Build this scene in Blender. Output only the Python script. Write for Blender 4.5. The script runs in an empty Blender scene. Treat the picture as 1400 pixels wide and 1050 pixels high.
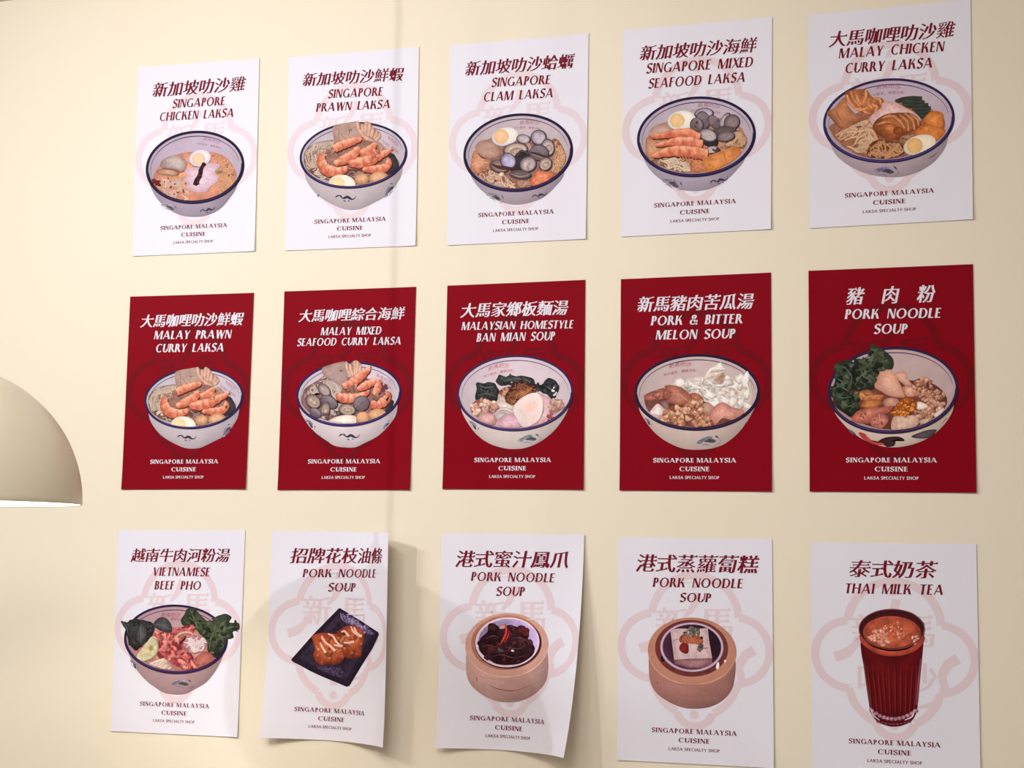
import bpy, bmesh, math, random
import numpy as np
from mathutils import Matrix, Vector

C = bpy.context.scene.collection
rnd = random.Random(7)
nrs = np.random.RandomState(11)

# ------------------------------------------------------------------ camera
FPX, AX, AY, AZ = 2147.24, -0.105861, -0.307639, -0.008354     # focal length in pixels, pitch, yaw, roll
S = 0.297 / 0.0945706                                            # metres per unit (the posters are A3 sheets)
CAM_H = 1.30
def rotm(ax, ay, az):
    cx, sx, cy, sy, cz, sz = math.cos(ax), math.sin(ax), math.cos(ay), math.sin(ay), math.cos(az), math.sin(az)
    Rx = np.array([[1,0,0],[0,cx,-sx],[0,sx,cx]]); Ry = np.array([[cy,0,sy],[0,1,0],[-sy,0,cy]])
    Rz = np.array([[cz,-sz,0],[sz,cz,0],[0,0,1]])
    return Rz @ Rx @ Ry
RW = rotm(AX, AY, AZ)                      # wall frame (x right, y up, z out of the wall) -> camera frame
B2W = np.array([[1,0,0],[0,0,1],[0,-1,0]])  # blender world -> wall frame
R = RW @ B2W
camw = RW.T @ np.array([0,0,S])
cam_pos = B2W.T @ camw
Z0 = CAM_H - cam_pos[2]
cam_pos = cam_pos + np.array([0,0,Z0])
def project(P):
    c = (np.asarray(P, float) - cam_pos) @ R.T
    return np.stack([700 + FPX*c[...,0]/-c[...,2], 525 - FPX*c[...,1]/-c[...,2]], -1)
def ray(px):
    px = np.asarray(px, float)
    d = np.stack([(px[...,0]-700)/FPX, (525-px[...,1])/FPX, -np.ones(px.shape[:-1])], -1)
    return d @ R
def to_wall(px):                            # photo pixel -> point on the wall plane y = 0
    d = ray(px); t = -cam_pos[1]/d[...,1]
    return cam_pos + d*t[...,None]

cd = bpy.data.cameras.new('camera'); cam = bpy.data.objects.new('camera', cd); C.objects.link(cam)
M = Matrix(((*R[0],),(*R[1],),(*R[2],))).transposed().to_4x4(); M.translation = Vector(cam_pos)
cam.matrix_world = M
cd.sensor_width = 36; cd.lens = FPX*36/1400; cd.clip_start = .05
bpy.context.scene.camera = cam

# ------------------------------------------------------------------ light and exposure
sc = bpy.context.scene
sc.view_settings.view_transform = 'Standard'; sc.view_settings.look = 'None'
sc.view_settings.gamma = 1; sc.view_settings.exposure = 0.07; sc.view_settings.use_curve_mapping = False
CEIL = float(to_wall(np.array([12., 1.0]))[2])
w = bpy.data.worlds.new('world'); sc.world = w; w.use_nodes = True
w.node_tree.nodes['Background'].inputs[0].default_value = (1.0, .94, .90, 1)
w.node_tree.nodes['Background'].inputs[1].default_value = 0.46
def light(name, kind, loc, aim, power, size, col=(1,.93,.86), spot=None, blend=.6):
    l = bpy.data.lights.new(name, kind); o = bpy.data.objects.new(name, l); C.objects.link(o)
    o.location = loc; l.energy = power; l.color = col
    o.rotation_euler = (Vector(aim)-Vector(loc)).to_track_quat('-Z', 'Y').to_euler()
    if kind == 'AREA': l.shape = 'DISK'; l.size = size
    else: l.shadow_soft_size = size
    if spot: l.spot_size = math.radians(spot); l.spot_blend = blend
    return o
# ceiling spots and added fill lights in front of the wall, most of them to the left
light('track_spot', 'SPOT', (-1.89, -2.6, CEIL-.06), (-.6, 0, 1.65), 80, .016, (.98,1,1.06), spot=96, blend=1.0)
for lx, ly, lp, ls in ((-1.85, -2.05, 30, .04), (-2.02, -1.95, 30, .04), (-2.25, -1.85, 30, .04)):
    light('track_spot', 'SPOT', (lx, ly, CEIL-.06), (.15, 0, 1.55), lp, ls, (.98,1,1.06), spot=92, blend=1.0)
light('ceiling_spot', 'SPOT', (-.5, -1.6, CEIL-.05), (-.4, 0, 1.85), 46, .22, (.98,1,1.06), spot=104, blend=1.0)  # added fill, not a known fitting: brightens the upper wall
light('ceiling_panel', 'AREA', (.15, -2.2, CEIL-.03), (.1, -1.2, 0), 40, .9, (1,.94,.90))  # added soft fill that lifts the right and lower middle of the wall

# ------------------------------------------------------------------ materials
def lin(c):
    c = np.asarray(c, float)/255
    return np.where(c <= .04045, c/12.92, ((c+.055)/1.055)**2.4)
def mat(name, col=None, rough=.5, spec=.3, attr=False, bump=0, bscale=300, mottled=0, emit=None, metal=0):
    m = bpy.data.materials.new(name); m.use_nodes = True
    nt = m.node_tree; b = nt.nodes['Principled BSDF']
    b.inputs['Roughness'].default_value = rough; b.inputs['Specular IOR Level'].default_value = spec
    b.inputs['Metallic'].default_value = metal
    if col is not None: b.inputs['Base Color'].default_value = (*col, 1)
    if attr:
        a = nt.nodes.new('ShaderNodeVertexColor'); a.layer_name = 'ink'
        nt.links.new(a.outputs[0], b.inputs['Base Color'])
    if mottled or bump:
        tc = nt.nodes.new('ShaderNodeTexCoord')
        n = nt.nodes.new('ShaderNodeTexNoise'); n.inputs['Scale'].default_value = bscale; n.inputs['Detail'].default_value = 4
        nt.links.new(tc.outputs['Object'], n.inputs['Vector'])
        if bump:
            bp = nt.nodes.new('ShaderNodeBump'); bp.inputs['Strength'].default_value = bump; bp.inputs['Distance'].default_value = .001
            nt.links.new(n.outputs[0], bp.inputs['Height']); nt.links.new(bp.outputs[0], b.inputs['Normal'])
        if mottled:
            n2 = nt.nodes.new('ShaderNodeTexNoise'); n2.inputs['Scale'].default_value = 3.5; n2.inputs['Detail'].default_value = 6
            nt.links.new(tc.outputs['Object'], n2.inputs['Vector'])
            mx = nt.nodes.new('ShaderNodeMix'); mx.data_type = 'RGBA'
            mx.inputs[6].default_value = (*[v*(1-mottled) for v in col], 1); mx.inputs[7].default_value = (*[min(1, v*(1+mottled)) for v in col], 1)
            nt.links.new(n2.outputs[0], mx.inputs[0]); nt.links.new(mx.outputs[2], b.inputs['Base Color'])
    if emit:
        b.inputs['Emission Color'].default_value = (*emit[:3], 1); b.inputs['Emission Strength'].default_value = emit[3]
    return m
PAPER = np.array([.735, .718, .78])
RED = np.array([.215, .0015, .008])
M_wall = mat('cream_wall_paint', (.775, .70, .55), .75, .2, bump=.12, bscale=260, mottled=.012)
M_ceil = mat('ceiling_paint', (.72, .62, .52), .8, .2, bump=.1, bscale=200)
M_floor = mat('floor_tile', (.30, .25, .2), .5, .3, mottled=.08)
M_paper = mat('white_printed_paper', tuple(PAPER), .55, .08, bump=.02, bscale=900)
M_red = mat('dark_red_printed_paper', tuple(RED), .5, .03, bump=.02, bscale=900)
M_ink = mat('printed_ink', None, .55, .06, attr=True)
M_titlered = mat('maroon_ink', (.165, .006, .019), .5, .06)
M_titlewhite = mat('white_ink', tuple(PAPER*.97), .5, .06)
M_embw = mat('pale_pink_ink', tuple(PAPER*np.array([.975, .845, .825])), .5, .06)
M_embp = mat('dusty_pink_ink', tuple(PAPER*np.array([.955, .795, .78])), .5, .06)
M_rule = mat('faint_grey_ink', tuple(PAPER*np.array([.62, .52, .53])), .5, .06)
M_embr = mat('deep_red_ink', tuple(RED*np.array([.72, .8, .8])), .5, .05)

def link(name, me, m, parent=None):
    o = bpy.data.objects.new(name, me); C.objects.link(o)
    if m is not None: me.materials.append(m)
    if parent is not None: o.parent = parent
    return o
def tag(o, label=None, cat=None, group=None, kind=None):
    if label: o['label'] = label
    if cat: o['category'] = cat
    if group: o['group'] = group
    if kind: o['kind'] = kind
    return o
def bm_obj(name, bm, m, parent=None, smooth=False):
    me = bpy.data.meshes.new(name); bm.to_mesh(me); bm.free()
    if smooth:
        for p in me.polygons: p.use_smooth = True
    return link(name, me, m, parent)
def box(name, a, b, m):
    bm = bmesh.new(); bmesh.ops.create_cube(bm, size=1)
    for v in bm.verts: v.co = Vector([(a[i]+b[i])/2 + v.co[i]*(b[i]-a[i]) for i in range(3)])
    return bm_obj(name, bm, m)

# ------------------------------------------------------------------ setting
tag(box('wall_back', (-3.2, 0, 0), (3.0, .12, CEIL), M_wall), kind='structure')
tag(box('ceiling', (-3.2, -4.2, CEIL), (3.0, .12, CEIL+.1), M_ceil), kind='structure')
tag(box('floor', (-3.2, -4.2, -.1), (3.0, .12, 0), M_floor), kind='structure')

# ------------------------------------------------------------------ pendant lamp
def lathe(bm, prof, n=96):
    rings = []
    for r, z in prof:
        rings.append([bm.verts.new((r*math.cos(2*math.pi*i/n), r*math.sin(2*math.pi*i/n), z)) for i in range(n)] if r > 1e-6 else [bm.verts.new((0,0,z))])
    for a, b in zip(rings, rings[1:]):
        for i in range(n):
            j = (i+1) % n
            f = [a[i % len(a)], a[j % len(a)], b[j % len(b)], b[i % len(b)]]
            u = []
            for v in f:
                if v not in u: u.append(v)
            if len(u) > 2: bm.faces.new(u)
    bmesh.ops.recalc_face_normals(bm, faces=bm.faces)
LAMP_R = .23
def lamp():
    d = ray(np.array([-84., 687.])); depth = LAMP_R*FPX/190      # distance along the optical axis
    p = cam_pos + d*depth
    root = bpy.data.objects.new('pendant_lamp', None); C.objects.link(root); root.location = p
    tag(root, 'cream domed pendant lamp with glowing white inside, hanging left of the menu posters', 'lamp')
    shade_m = mat('lamp_cream_enamel', (.66, .60, .45), .34, .5)
    inner_m = mat('lamp_inside_white', (.92, .90, .86), .6, .3)
    metal = mat('lamp_cord_dark', (.05, .045, .04), .5, .3)
    bm = bmesh.new(); n = 40; r = LAMP_R
    lathe(bm, [(.016, r*.997)] + [(r*math.sin(a), r*math.cos(a)) for a in np.linspace(.09, math.pi/2, n)] + [(r-.0008, -.0012), (r-.0016, 0)])
    shade = bm_obj('lamp_shade', bm, shade_m, root, True)
    bm = bmesh.new(); ri = r-.0018
    lathe(bm, [(ri*math.sin(a), ri*math.cos(a)) for a in np.linspace(.06, math.pi/2, n)])
    o = bm_obj('shade_lining', bm, inner_m, shade, True); o['label'] = 'bright white inside of the shade'
    bm = bmesh.new(); lathe(bm, [(0, r+.05), (.010, r+.05), (.012, r+.045), (.022, r+.012), (.024, r-.002), (.012, r-.004)], 48)
    bm_obj('shade_cap', bm, shade_m, root, True)
    bm = bmesh.new(); lathe(bm, [(0, CEIL-p[2]), (.0042, CEIL-p[2]), (.0042, r+.045), (0, r+.045)], 16)
    bm_obj('cord', bm, metal, root, True)
    bm = bmesh.new(); h = CEIL-p[2]; lathe(bm, [(0, h), (.05, h), (.05, h-.018), (.045, h-.024), (0, h-.024)], 48)
    bm_obj('ceiling_canopy', bm, shade_m, root, False)
    bm = bmesh.new(); lathe(bm, [(0, r-.002), (.02, r-.002), (.02, r-.06), (0, r-.06)], 32)
    sock = bm_obj('lamp_holder', bm, metal, root, False)
    bm = bmesh.new(); lathe(bm, [(.013, r-.06), (.014, r-.075), (.024, r-.095), (.030, r-.115), (.026, r-.135), (.014, r-.146), (0, r-.149)], 32)
    bm_obj('light_bulb', bm, mat('bulb_glow', (1, .95, .88), .4, .3, emit=(1, .90, .78, LAMP_E)), root, True)
    return root
LAMP_E = 190.0
pendant = lamp()

# ------------------------------------------------------------------ poster sheets
ASP = 420/297
class Poster:
    """one sheet on the wall: surf(u, v) is its curved paper surface, u across 0..1, v down 0..1"""
    def __init__(s, label, quad, red=False, white=(230,222,228), z=None, corners=None):
        s.red, s.k = red, 0
        s.W = np.array(corners) if corners is not None else to_wall(np.array(quad, float))
        s.zf = z
        s.curved = z is not None
        s.root = bpy.data.objects.new('menu_poster', None); C.objects.link(s.root)
        s.o = s.W.mean(0) * np.array([1,0,1]); s.root.location = s.o
        tag(s.root, label, 'poster', 'menu posters on the cream wall')
        s.white = lin(white)
        s.base = .00022 if s.curved else .00010
        # arc-length table so that a lifted sheet keeps its real width
        s.n = 0
        s.make_sheet()
    def lift(s, u, v):
        z = .0009 + .0022*np.clip((u-.8)/.2, 0, 1)**2*(.4+.6*v) + .0018*np.clip((v-.85)/.15, 0, 1)**2 + .0012*np.clip((.12-u)/.12, 0, 1)**2
        if s.zf is not None: z = z + s.zf(u, v)
        return z
    def surf(s, u, v, h=0.0):
        u = np.asarray(u, float); v = np.asarray(v, float)
        ue = u
        if s.zf is not None:                # foreshortening of the bent part
            uu = np.linspace(0, 1, 41)
            wd = np.linalg.norm(s.W[1]-s.W[0])
            ue = np.zeros_like(u*v)
            vv = np.broadcast_to(v, ue.shape)
            zs = s.zf(uu[:,None], np.linspace(0,1,21)[None,:])
            dz = np.diff(zs, axis=0)/(wd/40)
            cx = np.concatenate([np.zeros((1,21)), np.cumsum(np.sqrt(np.clip(1-dz**2, .05, 1)), 0)/40])
            iu = np.clip(np.broadcast_to(u, ue.shape)*40, -20, 60); iv = np.clip(vv*20, 0, 19.999)
            i0 = np.clip(iu.astype(int), 0, 39); j0 = iv.astype(int); fu = iu-i0; fv = iv-j0
            ue = (cx[i0,j0]*(1-fu)*(1-fv) + cx[i0+1,j0]*fu*(1-fv) + cx[i0,j0+1]*(1-fu)*fv + cx[i0+1,j0+1]*fu*fv)
        a, b, c, d = s.W
        ue = ue[...,None]; v_ = v[...,None]
        P = a*(1-ue)*(1-v_) + b*ue*(1-v_) + c*ue*v_ + d*(1-ue)*v_
        z = s.lift(u, v) + h
        P = P.copy(); P[...,1] = -z
        return P
    def inv(s, px):
        px = np.asarray(px, float); q = project(s.W)
        u = np.full(px.shape[:-1], .5); v = np.full(px.shape[:-1], .5)
        for _ in range(8):
            f = project(s.surf(u, v)); e = 1e-4
            fu = (project(s.surf(u+e, v))-f)/e; fv = (project(s.surf(u, v+e))-f)/e
            r = px-f; det = fu[...,0]*fv[...,1]-fu[...,1]*fv[...,0]
            du = (r[...,0]*fv[...,1]-r[...,1]*fv[...,0])/det; dv = (fu[...,0]*r[...,1]-fu[...,1]*r[...,0])/det
            u = u + np.clip(du, -.3, .3); v = v + np.clip(dv, -.3, .3)
        return u, v
    def make_sheet(s):
        nu, nv = (48, 60) if s.curved else (16, 20)
        U, V = np.meshgrid(np.linspace(0,1,nu+1), np.linspace(0,1,nv+1))
        f = s.surf(U, V).reshape(-1,3) - s.o; k = s.surf(U, V, -.0003).reshape(-1,3) - s.o
        n = len(f); W = nu+1
        idx = lambda i, j: j*W+i
        faces = []
        for j in range(nv):
            for i in range(nu):
                q = (idx(i,j), idx(i+1,j), idx(i+1,j+1), idx(i,j+1))
                faces.append(q[::-1]); faces.append(tuple(t+n for t in q))
        rim = [idx(i,0) for i in range(nu)] + [idx(nu,j) for j in range(nv)] + [idx(i,nv) for i in range(nu,0,-1)] + [idx(0,j) for j in range(nv,0,-1)]
        for a, b in zip(rim, rim[1:]+rim[:1]): faces.append((a, b, b+n, a+n))
        me = bpy.data.meshes.new('paper_sheet'); me.from_pydata(np.vstack([f,k]).tolist(), [], faces)
        for p in me.polygons: p.use_smooth = True
        me.set_sharp_from_angle(angle=.6)
        s.sheet = link('paper_sheet', me, M_red if s.red else M_paper, s.root)
    def place(s, u, v, lev):
        return s.surf(u, v, s.base + np.asarray(lev)*4e-6) - s.o
    def flat(s, name, uv, faces, lev, m, parent=None):      # a plainly coloured piece of print
        me = bpy.data.meshes.new(name)
        par = list(range(len(uv)))
        def find(i):
            while par[i] != i: par[i] = par[par[i]]; i = par[i]
            return i
        for f in faces:
            a = find(f[0])
            for t in f[1:]: par[find(t)] = a
        ids = {}; lv = np.array([lev + ids.setdefault(find(i), len(ids)) % 36 for i in range(len(uv))])   # overlapping strokes never share a plane
        me.from_pydata(s.place(uv[:,0], uv[:,1], lv).tolist(), [], faces)
        return link(name, me, m, parent or s.root)

# ------------------------------------------------------------------ lettering
_cjk = {}
def cjk(ch, ax=.029, ay=-.007, uro=True):
    """a character as triangles, heavier upright strokes and thin level ones with a small end wedge"""
    key = (ch, ax, ay)
    if key in _cjk: return _cjk[key]
    heavy = ax
    cu = bpy.data.curves.new('glyph', 'FONT'); cu.body = ch
    o = bpy.data.objects.new('glyph', cu); C.objects.link(o)
    bpy.context.view_layer.objects.active = o
    for q in bpy.context.selected_objects: q.select_set(False)
    o.select_set(True); bpy.ops.object.convert(target='CURVE')
    cs = []
    for sp in o.data.splines:
        b = sp.bezier_points; pts = []
        for i in range(len(b)):
            p, q = b[i], b[(i+1) % len(b)]
            p0, p1, p2, p3 = [np.array(t[:2]) for t in (p.co, p.handle_right, q.co, q.handle_left)]
            p2, p3 = p3, p2
            n = 1 if np.linalg.norm(p3-p0) < .03 or abs(np.cross(p3-p0, p1-p0)) + abs(np.cross(p3-p0, p2-p0)) < 1e-5 else 4
            for t in np.arange(n)/n:
                pts.append(p0*(1-t)**3 + 3*p1*t*(1-t)**2 + 3*p2*t*t*(1-t) + p3*t**3)
        pts = [p for i, p in enumerate(pts) if np.linalg.norm(p-pts[i-1]) > 1e-4]
        if len(pts) > 2: cs.append(np.array(pts))
    od = o.data; bpy.data.objects.remove(o); bpy.data.curves.remove(od)
    area = lambda p: .5*np.sum(p[:,0]*np.roll(p[:,1],-1) - np.roll(p[:,0],-1)*p[:,1])
    if len(cs) > 9: ax = ax*.62                            # crowded characters get slimmer uprights
    big = max(cs, key=lambda p: abs(area(p))); sg = np.sign(area(big))
    out, extra, bands = [], [], []
    def shifted(p, nrm, off):
        q = p.copy()
        for i in range(len(p)):
            n1, n2, o1, o2 = nrm[i-1], nrm[i], off[i-1], off[i]
            det = n1[0]*n2[1]-n1[1]*n2[0]
            if abs(det) > .35: d = np.array([o1*n2[1]-o2*n1[1], n1[0]*o2-n2[0]*o1])/det
            else:
                m = n1+n2; m = m/(np.linalg.norm(m)+1e-9); d = m*(o1+o2)/2
            L = np.linalg.norm(d); lim = 1.6*max(abs(o1), abs(o2), 1e-6)
            q[i] = p[i]+d*min(1, lim/(L+1e-9))
        return q
    for p in cs:
        e = np.roll(p,-1,0)-p; L = np.linalg.norm(e, axis=1, keepdims=True); t = e/L
        nrm = np.stack([t[:,1], -t[:,0]], 1)*sg
        q = shifted(p, nrm, ay*nrm[:,1]**4)
        out.append(q)
        o2 = ax*nrm[:,0]**2 + max(ay, 0)*nrm[:,1]**2
        for i in range(len(p)):
            if o2[i] > ax*.12:
                a, c = q[i], q[(i+1) % len(p)]; d = nrm[i]*o2[i]; g = t[i]*min(o2[i], .012)*.5
                bands.append([tuple(a-g), tuple(c+g), tuple(c+g*.6+d), tuple(a-g*.6+d)])
        if uro:
            for i in range(len(p)):
                if nrm[i,0] > .95 and .03 < L[i,0] < .1:
                    a, c = q[i], q[(i+1) % len(p)]
                    hz = abs(nrm[i-1,1]) > .97 and abs(nrm[(i+1) % len(p),1]) > .97
                    if hz and nrm[i-1,1]*nrm[(i+1) % len(p),1] < 0 and min(L[i-1,0], L[(i+1) % len(p),0]) > .12:
                        x = max(a[0], c[0])+ax; yt = max(a[1], c[1]); yb = min(a[1], c[1])
                        extra.append([(x-.12, yt-.004), (x, yb), (x+.012, yt-.012), (x-.035, yt+.055)])
    outer = [k for k in range(len(cs)) if area(cs[k])*sg > 0]
    v, f = [], []
    for k in outer:
        grp = [out[k]]+[out[m] for m in range(len(cs)) if m not in outer and inside(tuple(cs[m][0]), [tuple(x) for x in cs[k]])]
        cu = bpy.data.curves.new('glyph', 'CURVE'); cu.dimensions = '2D'; cu.fill_mode = 'FRONT'
        for q in grp:
            sp = cu.splines.new('POLY'); sp.points.add(len(q)-1); sp.use_cyclic_u = True
            for i, pt in enumerate(q): sp.points[i].co = (pt[0], pt[1], 0, 1)
        o = bpy.data.objects.new('glyph', cu); C.objects.link(o)
        me = o.to_mesh(); n = len(v)
        v += [tuple(x.co[:2]) for x in me.vertices]; f += [tuple(t+n for t in x.vertices) for x in me.polygons]
        o.to_mesh_clear(); bpy.data.objects.remove(o); bpy.data.curves.remove(cu)
    for ex in extra+bands:
        n = len(v); v += ex; f.append((n, n+1, n+2, n+3))
    _cjk[key] = (np.array(v), f)
    return _cjk[key]

class Pen:
    """capital letters drawn with thick uprights and thin level strokes; cap height 1"""
    def __init__(s, W, w, serif): s.W, s.w, s.serif = W, w, serif; s.cache = {}
    def poly(s, *p): n = len(s.v); s.v += list(p); s.f.append(tuple(range(n, n+len(p))))
    def sf(s, x0, x1, y):                                # slab at the foot (y=0) or head (y=1) of a stem
        if s.serif:
            h = s.w*.75; a, b = (0, h) if y == 0 else (1-h, 1)
            s.poly((x0-.085, a), (x1+.085, a), (x1+.085, b), (x0-.085, b))
    def V(s, x, y0=0, y1=1, t=None, a=True, b=True):
        t = t or s.W; fl = 0 if s.serif else t*.10; m = (y0+y1)/2
        s.poly((x-fl, y0), (x+t+fl, y0), (x+t, m)); s.poly((x-fl, y0), (x+t, m), (x, m))
        s.poly((x, m), (x+t, m), (x+t+fl, y1)); s.poly((x, m), (x+t+fl, y1), (x-fl, y1))
        if a and y0 == 0: s.sf(x, x+t, 0)
        if b and y1 == 1: s.sf(x, x+t, 1)
    def H(s, x0, x1, y, t=None, tip=0):
        t = t or s.w; s.poly((x0, y), (x1, y), (x1, y+t), (x0, y+t))
        if tip: s.poly((x1-s.w*.9, y), (x1, y), (x1+(.02 if not s.serif else 0), y+t+tip if tip > 0 else y+tip), (x1-.01, y+t+tip if tip > 0 else y+tip), (x1-s.w*.9, y+t))
    def D(s, x0, y0, x1, y1, t): s.poly((x0, y0), (x0+t, y0), (x1+t, y1), (x1, y1))
    def arc(s, cx, cy, rx, ry, a0, a1, n=22, W=None, w=None):
        W = W or s.W; w = w or s.w
        k = len(s.v)
        for i in range(n+1):
            a = math.radians(a0+(a1-a0)*i/n); c, q = math.cos(a), math.sin(a)
            s.v += [(cx+rx*c, cy+ry*q), (cx+(rx-W)*c, cy+(ry-w)*q)]
        for i in range(n): s.f.append((k+2*i, k+2*i+1, k+2*i+3, k+2*i+2))
    def pen(s, pts, n=8, thin=None):
        P = cr(np.array(pts, float), False, .03); T = np.gradient(P, axis=0); T /= np.linalg.norm(T, axis=1, keepdims=True)+1e-9
        N = np.stack([-T[:,1], T[:,0]], 1)
        wd = s.w + (s.W*1.05-s.w)*np.abs(T[:,1] if thin is None else T@np.array(thin))**1.5
        k = len(s.v); s.v += [tuple(x) for x in np.stack([P+N*wd[:,None]/2, P-N*wd[:,None]/2], 1).reshape(-1,2)]
        for i in range(len(P)-1): s.f.append((k+2*i, k+2*i+1, k+2*i+3, k+2*i+2))
    def glyph(s, ch):
        if ch in s.cache: return s.cache[ch]
        s.v, s.f = [], []; W, w, q = s.W, s.w, s.serif; sp = .09 if q else 0
        V, H, D, arc = s.V, s.H, s.D, s.arc; d = W*1.12; th = w*1.15
        adv = .7
        if ch == 'A':
            D(0, 0, .36, 1, th); D(.72-d*.2, 0, .36-d*.25, 1, d); H(.15, .60, .28); adv = .72+d*.8
            s.sf(.0, th, 0); s.sf(.72-d*.2, .72+d*.8, 0)
        elif ch in 'BPR':
            V(0); r = .27 if ch == 'B' else .29; h = .5
            H(W*.5, .28, 1-w); H(W*.5, .28, .47 if ch != 'B' else .49); arc(.26, 1-r+.0, .25 if ch != 'B' else .24, r if ch != 'B' else .272, -90, 90)
            adv = .52
            if ch == 'B': H(W*.5, .3, 0); arc(.28, .272, .28, .272, -90, 90); adv = .57
            if ch == 'R': D(.60-d*.3, 0, .24, .47, d); adv = .58+d*.45; s.sf(.60-d*.3, .60+d*.6, 0) if q else None
        elif ch in 'CG':
            arc(.46, .5, .46, .515, 48, 312); adv = .80
            if q: V(.70, .66, .98, w*.9, False, False)
            if ch == 'G': V(.66, .02, .44, W, False, False); adv = .84; (H(.58, .9, .40) if q else None)
            elif q: V(.70, .02, .25, w*.7, False, False)
        elif ch == 'D': V(0); H(W*.5, .36, 0); H(W*.5, .36, 1-w); arc(.34, .5, .43, .5, -90, 90); adv = .78
        elif ch in 'EF':
            V(0); H(W*.5, .46, 1-w, tip=-.16 if q else -.03); H(W*.5, .40, .49, tip=0); adv = .52
            if q: V(.36, .42, .62, w*.8, False, False)
            if ch == 'E': H(W*.5, .48, 0, tip=.16 if q else .03)
        elif ch == 'H': V(0); V(.58); H(W*.5, .62, .49); adv = .58+W
        elif ch == 'I': V(0); adv = W
        elif ch == 'K':
            V(0); D(W*.9, .42, .46, 1, th*1.2); D(.56-d*.15, 0, W*1.5, .58, d); adv = .56+d*.8; s.sf(.5, .5+th, 1); s.sf(.56-d*.1, .56+d*.8, 0)
        elif ch == 'L': V(0); H(W*.5, .46, 0, tip=.18 if q else .03); adv = .5
        elif ch == 'M':
            x = .80; V(0, t=th if q else th*1.1); D(x/2-.02-d*.15, 0, .02, 1, d); D(x/2-.02, 0, x-.0, 1, th*.9); V(x, t=W); adv = x+W
        elif ch == 'N':
            V(0, t=th, b=True); D(.56-d*.25, 0, .0, 1, d); V(.58+th*.2, t=th, a=False); adv = .60+th
        elif ch == 'O': arc(.48, .5, .48, .515, 0, 360, 44); adv = .96
        elif ch == 'S':
            s.pen([(.50,.84),(.42,.93),(.28,.965),(.13,.92),(.065,.79),(.10,.655),(.26,.54),(.42,.44),(.49,.30),(.45,.13),(.31,.04),(.16,.045),(.035,.15)], thin=(.55,-.83)); adv = .54
            if q: V(.46, .70, .98, w*.7, False, False); V(.01, .02, .3, w*.7, False, False)
        elif ch == 'T':
            V(.30-W/2, b=False); H(0, .60, 1-w, t=w); adv = .60
            for x in (0, .60-w*.8): V(x, .80 if q else .95, 1, w*.8, False, False)
        elif ch == 'U': V(0, .30, 1, W, False); V(.60, .30, 1, th, False); arc(.33, .33, .33, .345, 180, 360, W=W, w=w); adv = .63+th*.5
        elif ch == 'V': D(.33-d*.2, 0, 0, 1, d); D(.33, 0, .66, 1, th); adv = .66+th; s.sf(0, d, 1); s.sf(.66, .66+th, 1)
        elif ch == 'W': D(.25-d*.1, 0, 0, 1, d); D(.25, 0, .48, 1, th); D(.73-d*.1, 0, .48-d*.3, 1, d); D(.73, 0, .98, 1, th); adv = .98+th
        elif ch == 'X': D(.58-d*.2, 0, 0, 1, d); D(0, 0, .56, 1, th); adv = .62
        elif ch == 'Y': V(.30-W*.3, 0, .46, W, True, False); D(.30-W*.3, .42, 0, 1, d*.95); D(.30+W*.1, .42, .58, 1, th); adv = .60+th; s.sf(0, d, 1); s.sf(.58, .58+th, 1)
        elif ch == '&':
            s.pen([(.74,.0),(.42,.42),(.20,.72),(.22,.90),(.36,.97),(.49,.88),(.46,.70),(.30,.55),(.10,.40),(.06,.20),(.18,.05),(.36,.03),(.56,.16),(.70,.46)]); adv = .76
        elif ch == ' ': adv = .34 if not q else .42
        r = (np.array(s.v) if s.v else np.zeros((0,2)), s.f, adv); s.cache[ch] = r
        return r
    def line(s, text, gap):
        x, v, f = 0, [], []
        for ch in text:
            g = s.glyph(ch); n = sum(len(t) for t in v)
            if len(g[0]): v.append(g[0]+[x, 0]); f += [tuple(i+n for i in t) for t in g[1]]
            x += g[2] + (gap if ch != ' ' else 0)
        v = np.vstack(v); x0, x1 = v[:,0].min(), v[:,0].max()
        v[:,0] = (v[:,0]-x0)/(x1-x0)
        return v, f, x1-x0

def cjk_line(text, **kw):
    v, f, x = [], [], 0
    for ch in text:
        if ch != ' ':
            g = cjk(ch, **kw); n = sum(len(t) for t in v)
            v.append(g[0]+[x, 0]); f += [tuple(i+n for i in t) for t in g[1]]
        x += 1
    v = np.vstack(v); x0, x1 = v[:,0].min(), v[:,0].max()
    v[:,0] = (v[:,0]-x0)/(x1-x0); v[:,1] = (v[:,1]-.38)/.92+.5       # height 0..1
    return v, f, (x1-x0)/.92

def cr(p, closed, step):
    """smooth curve through the points, sampled every `step`"""
    p = np.asarray(p, float); n = len(p); out = []
    if n == 2 and not closed:
        m = max(2, int(np.linalg.norm(p[1]-p[0])/step)+1); return p[0]+(p[1]-p[0])*np.linspace(0,1,m)[:,None]
    for i in range(n if closed else n-1):
        if closed: a, b, c, d = p[i-1], p[i], p[(i+1) % n], p[(i+2) % n]
        else: a, b, c, d = p[max(i-1,0)], p[i], p[i+1], p[min(i+2,n-1)]
        m = max(1, int(np.linalg.norm(c-b)/step))
        t = (np.arange(m)/m)[:,None]
        out.append(.5*(2*b + (c-a)*t + (2*a-5*b+4*c-d)*t**2 + (3*b-a-3*c+d)*t**3))
    if not closed: out.append(p[-1:])
    return np.vstack(out)

P_title = Pen(.20, .088, False)
P_cap = Pen(.21, .075, True)
P_tag = Pen(.17, .11, False)

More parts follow.
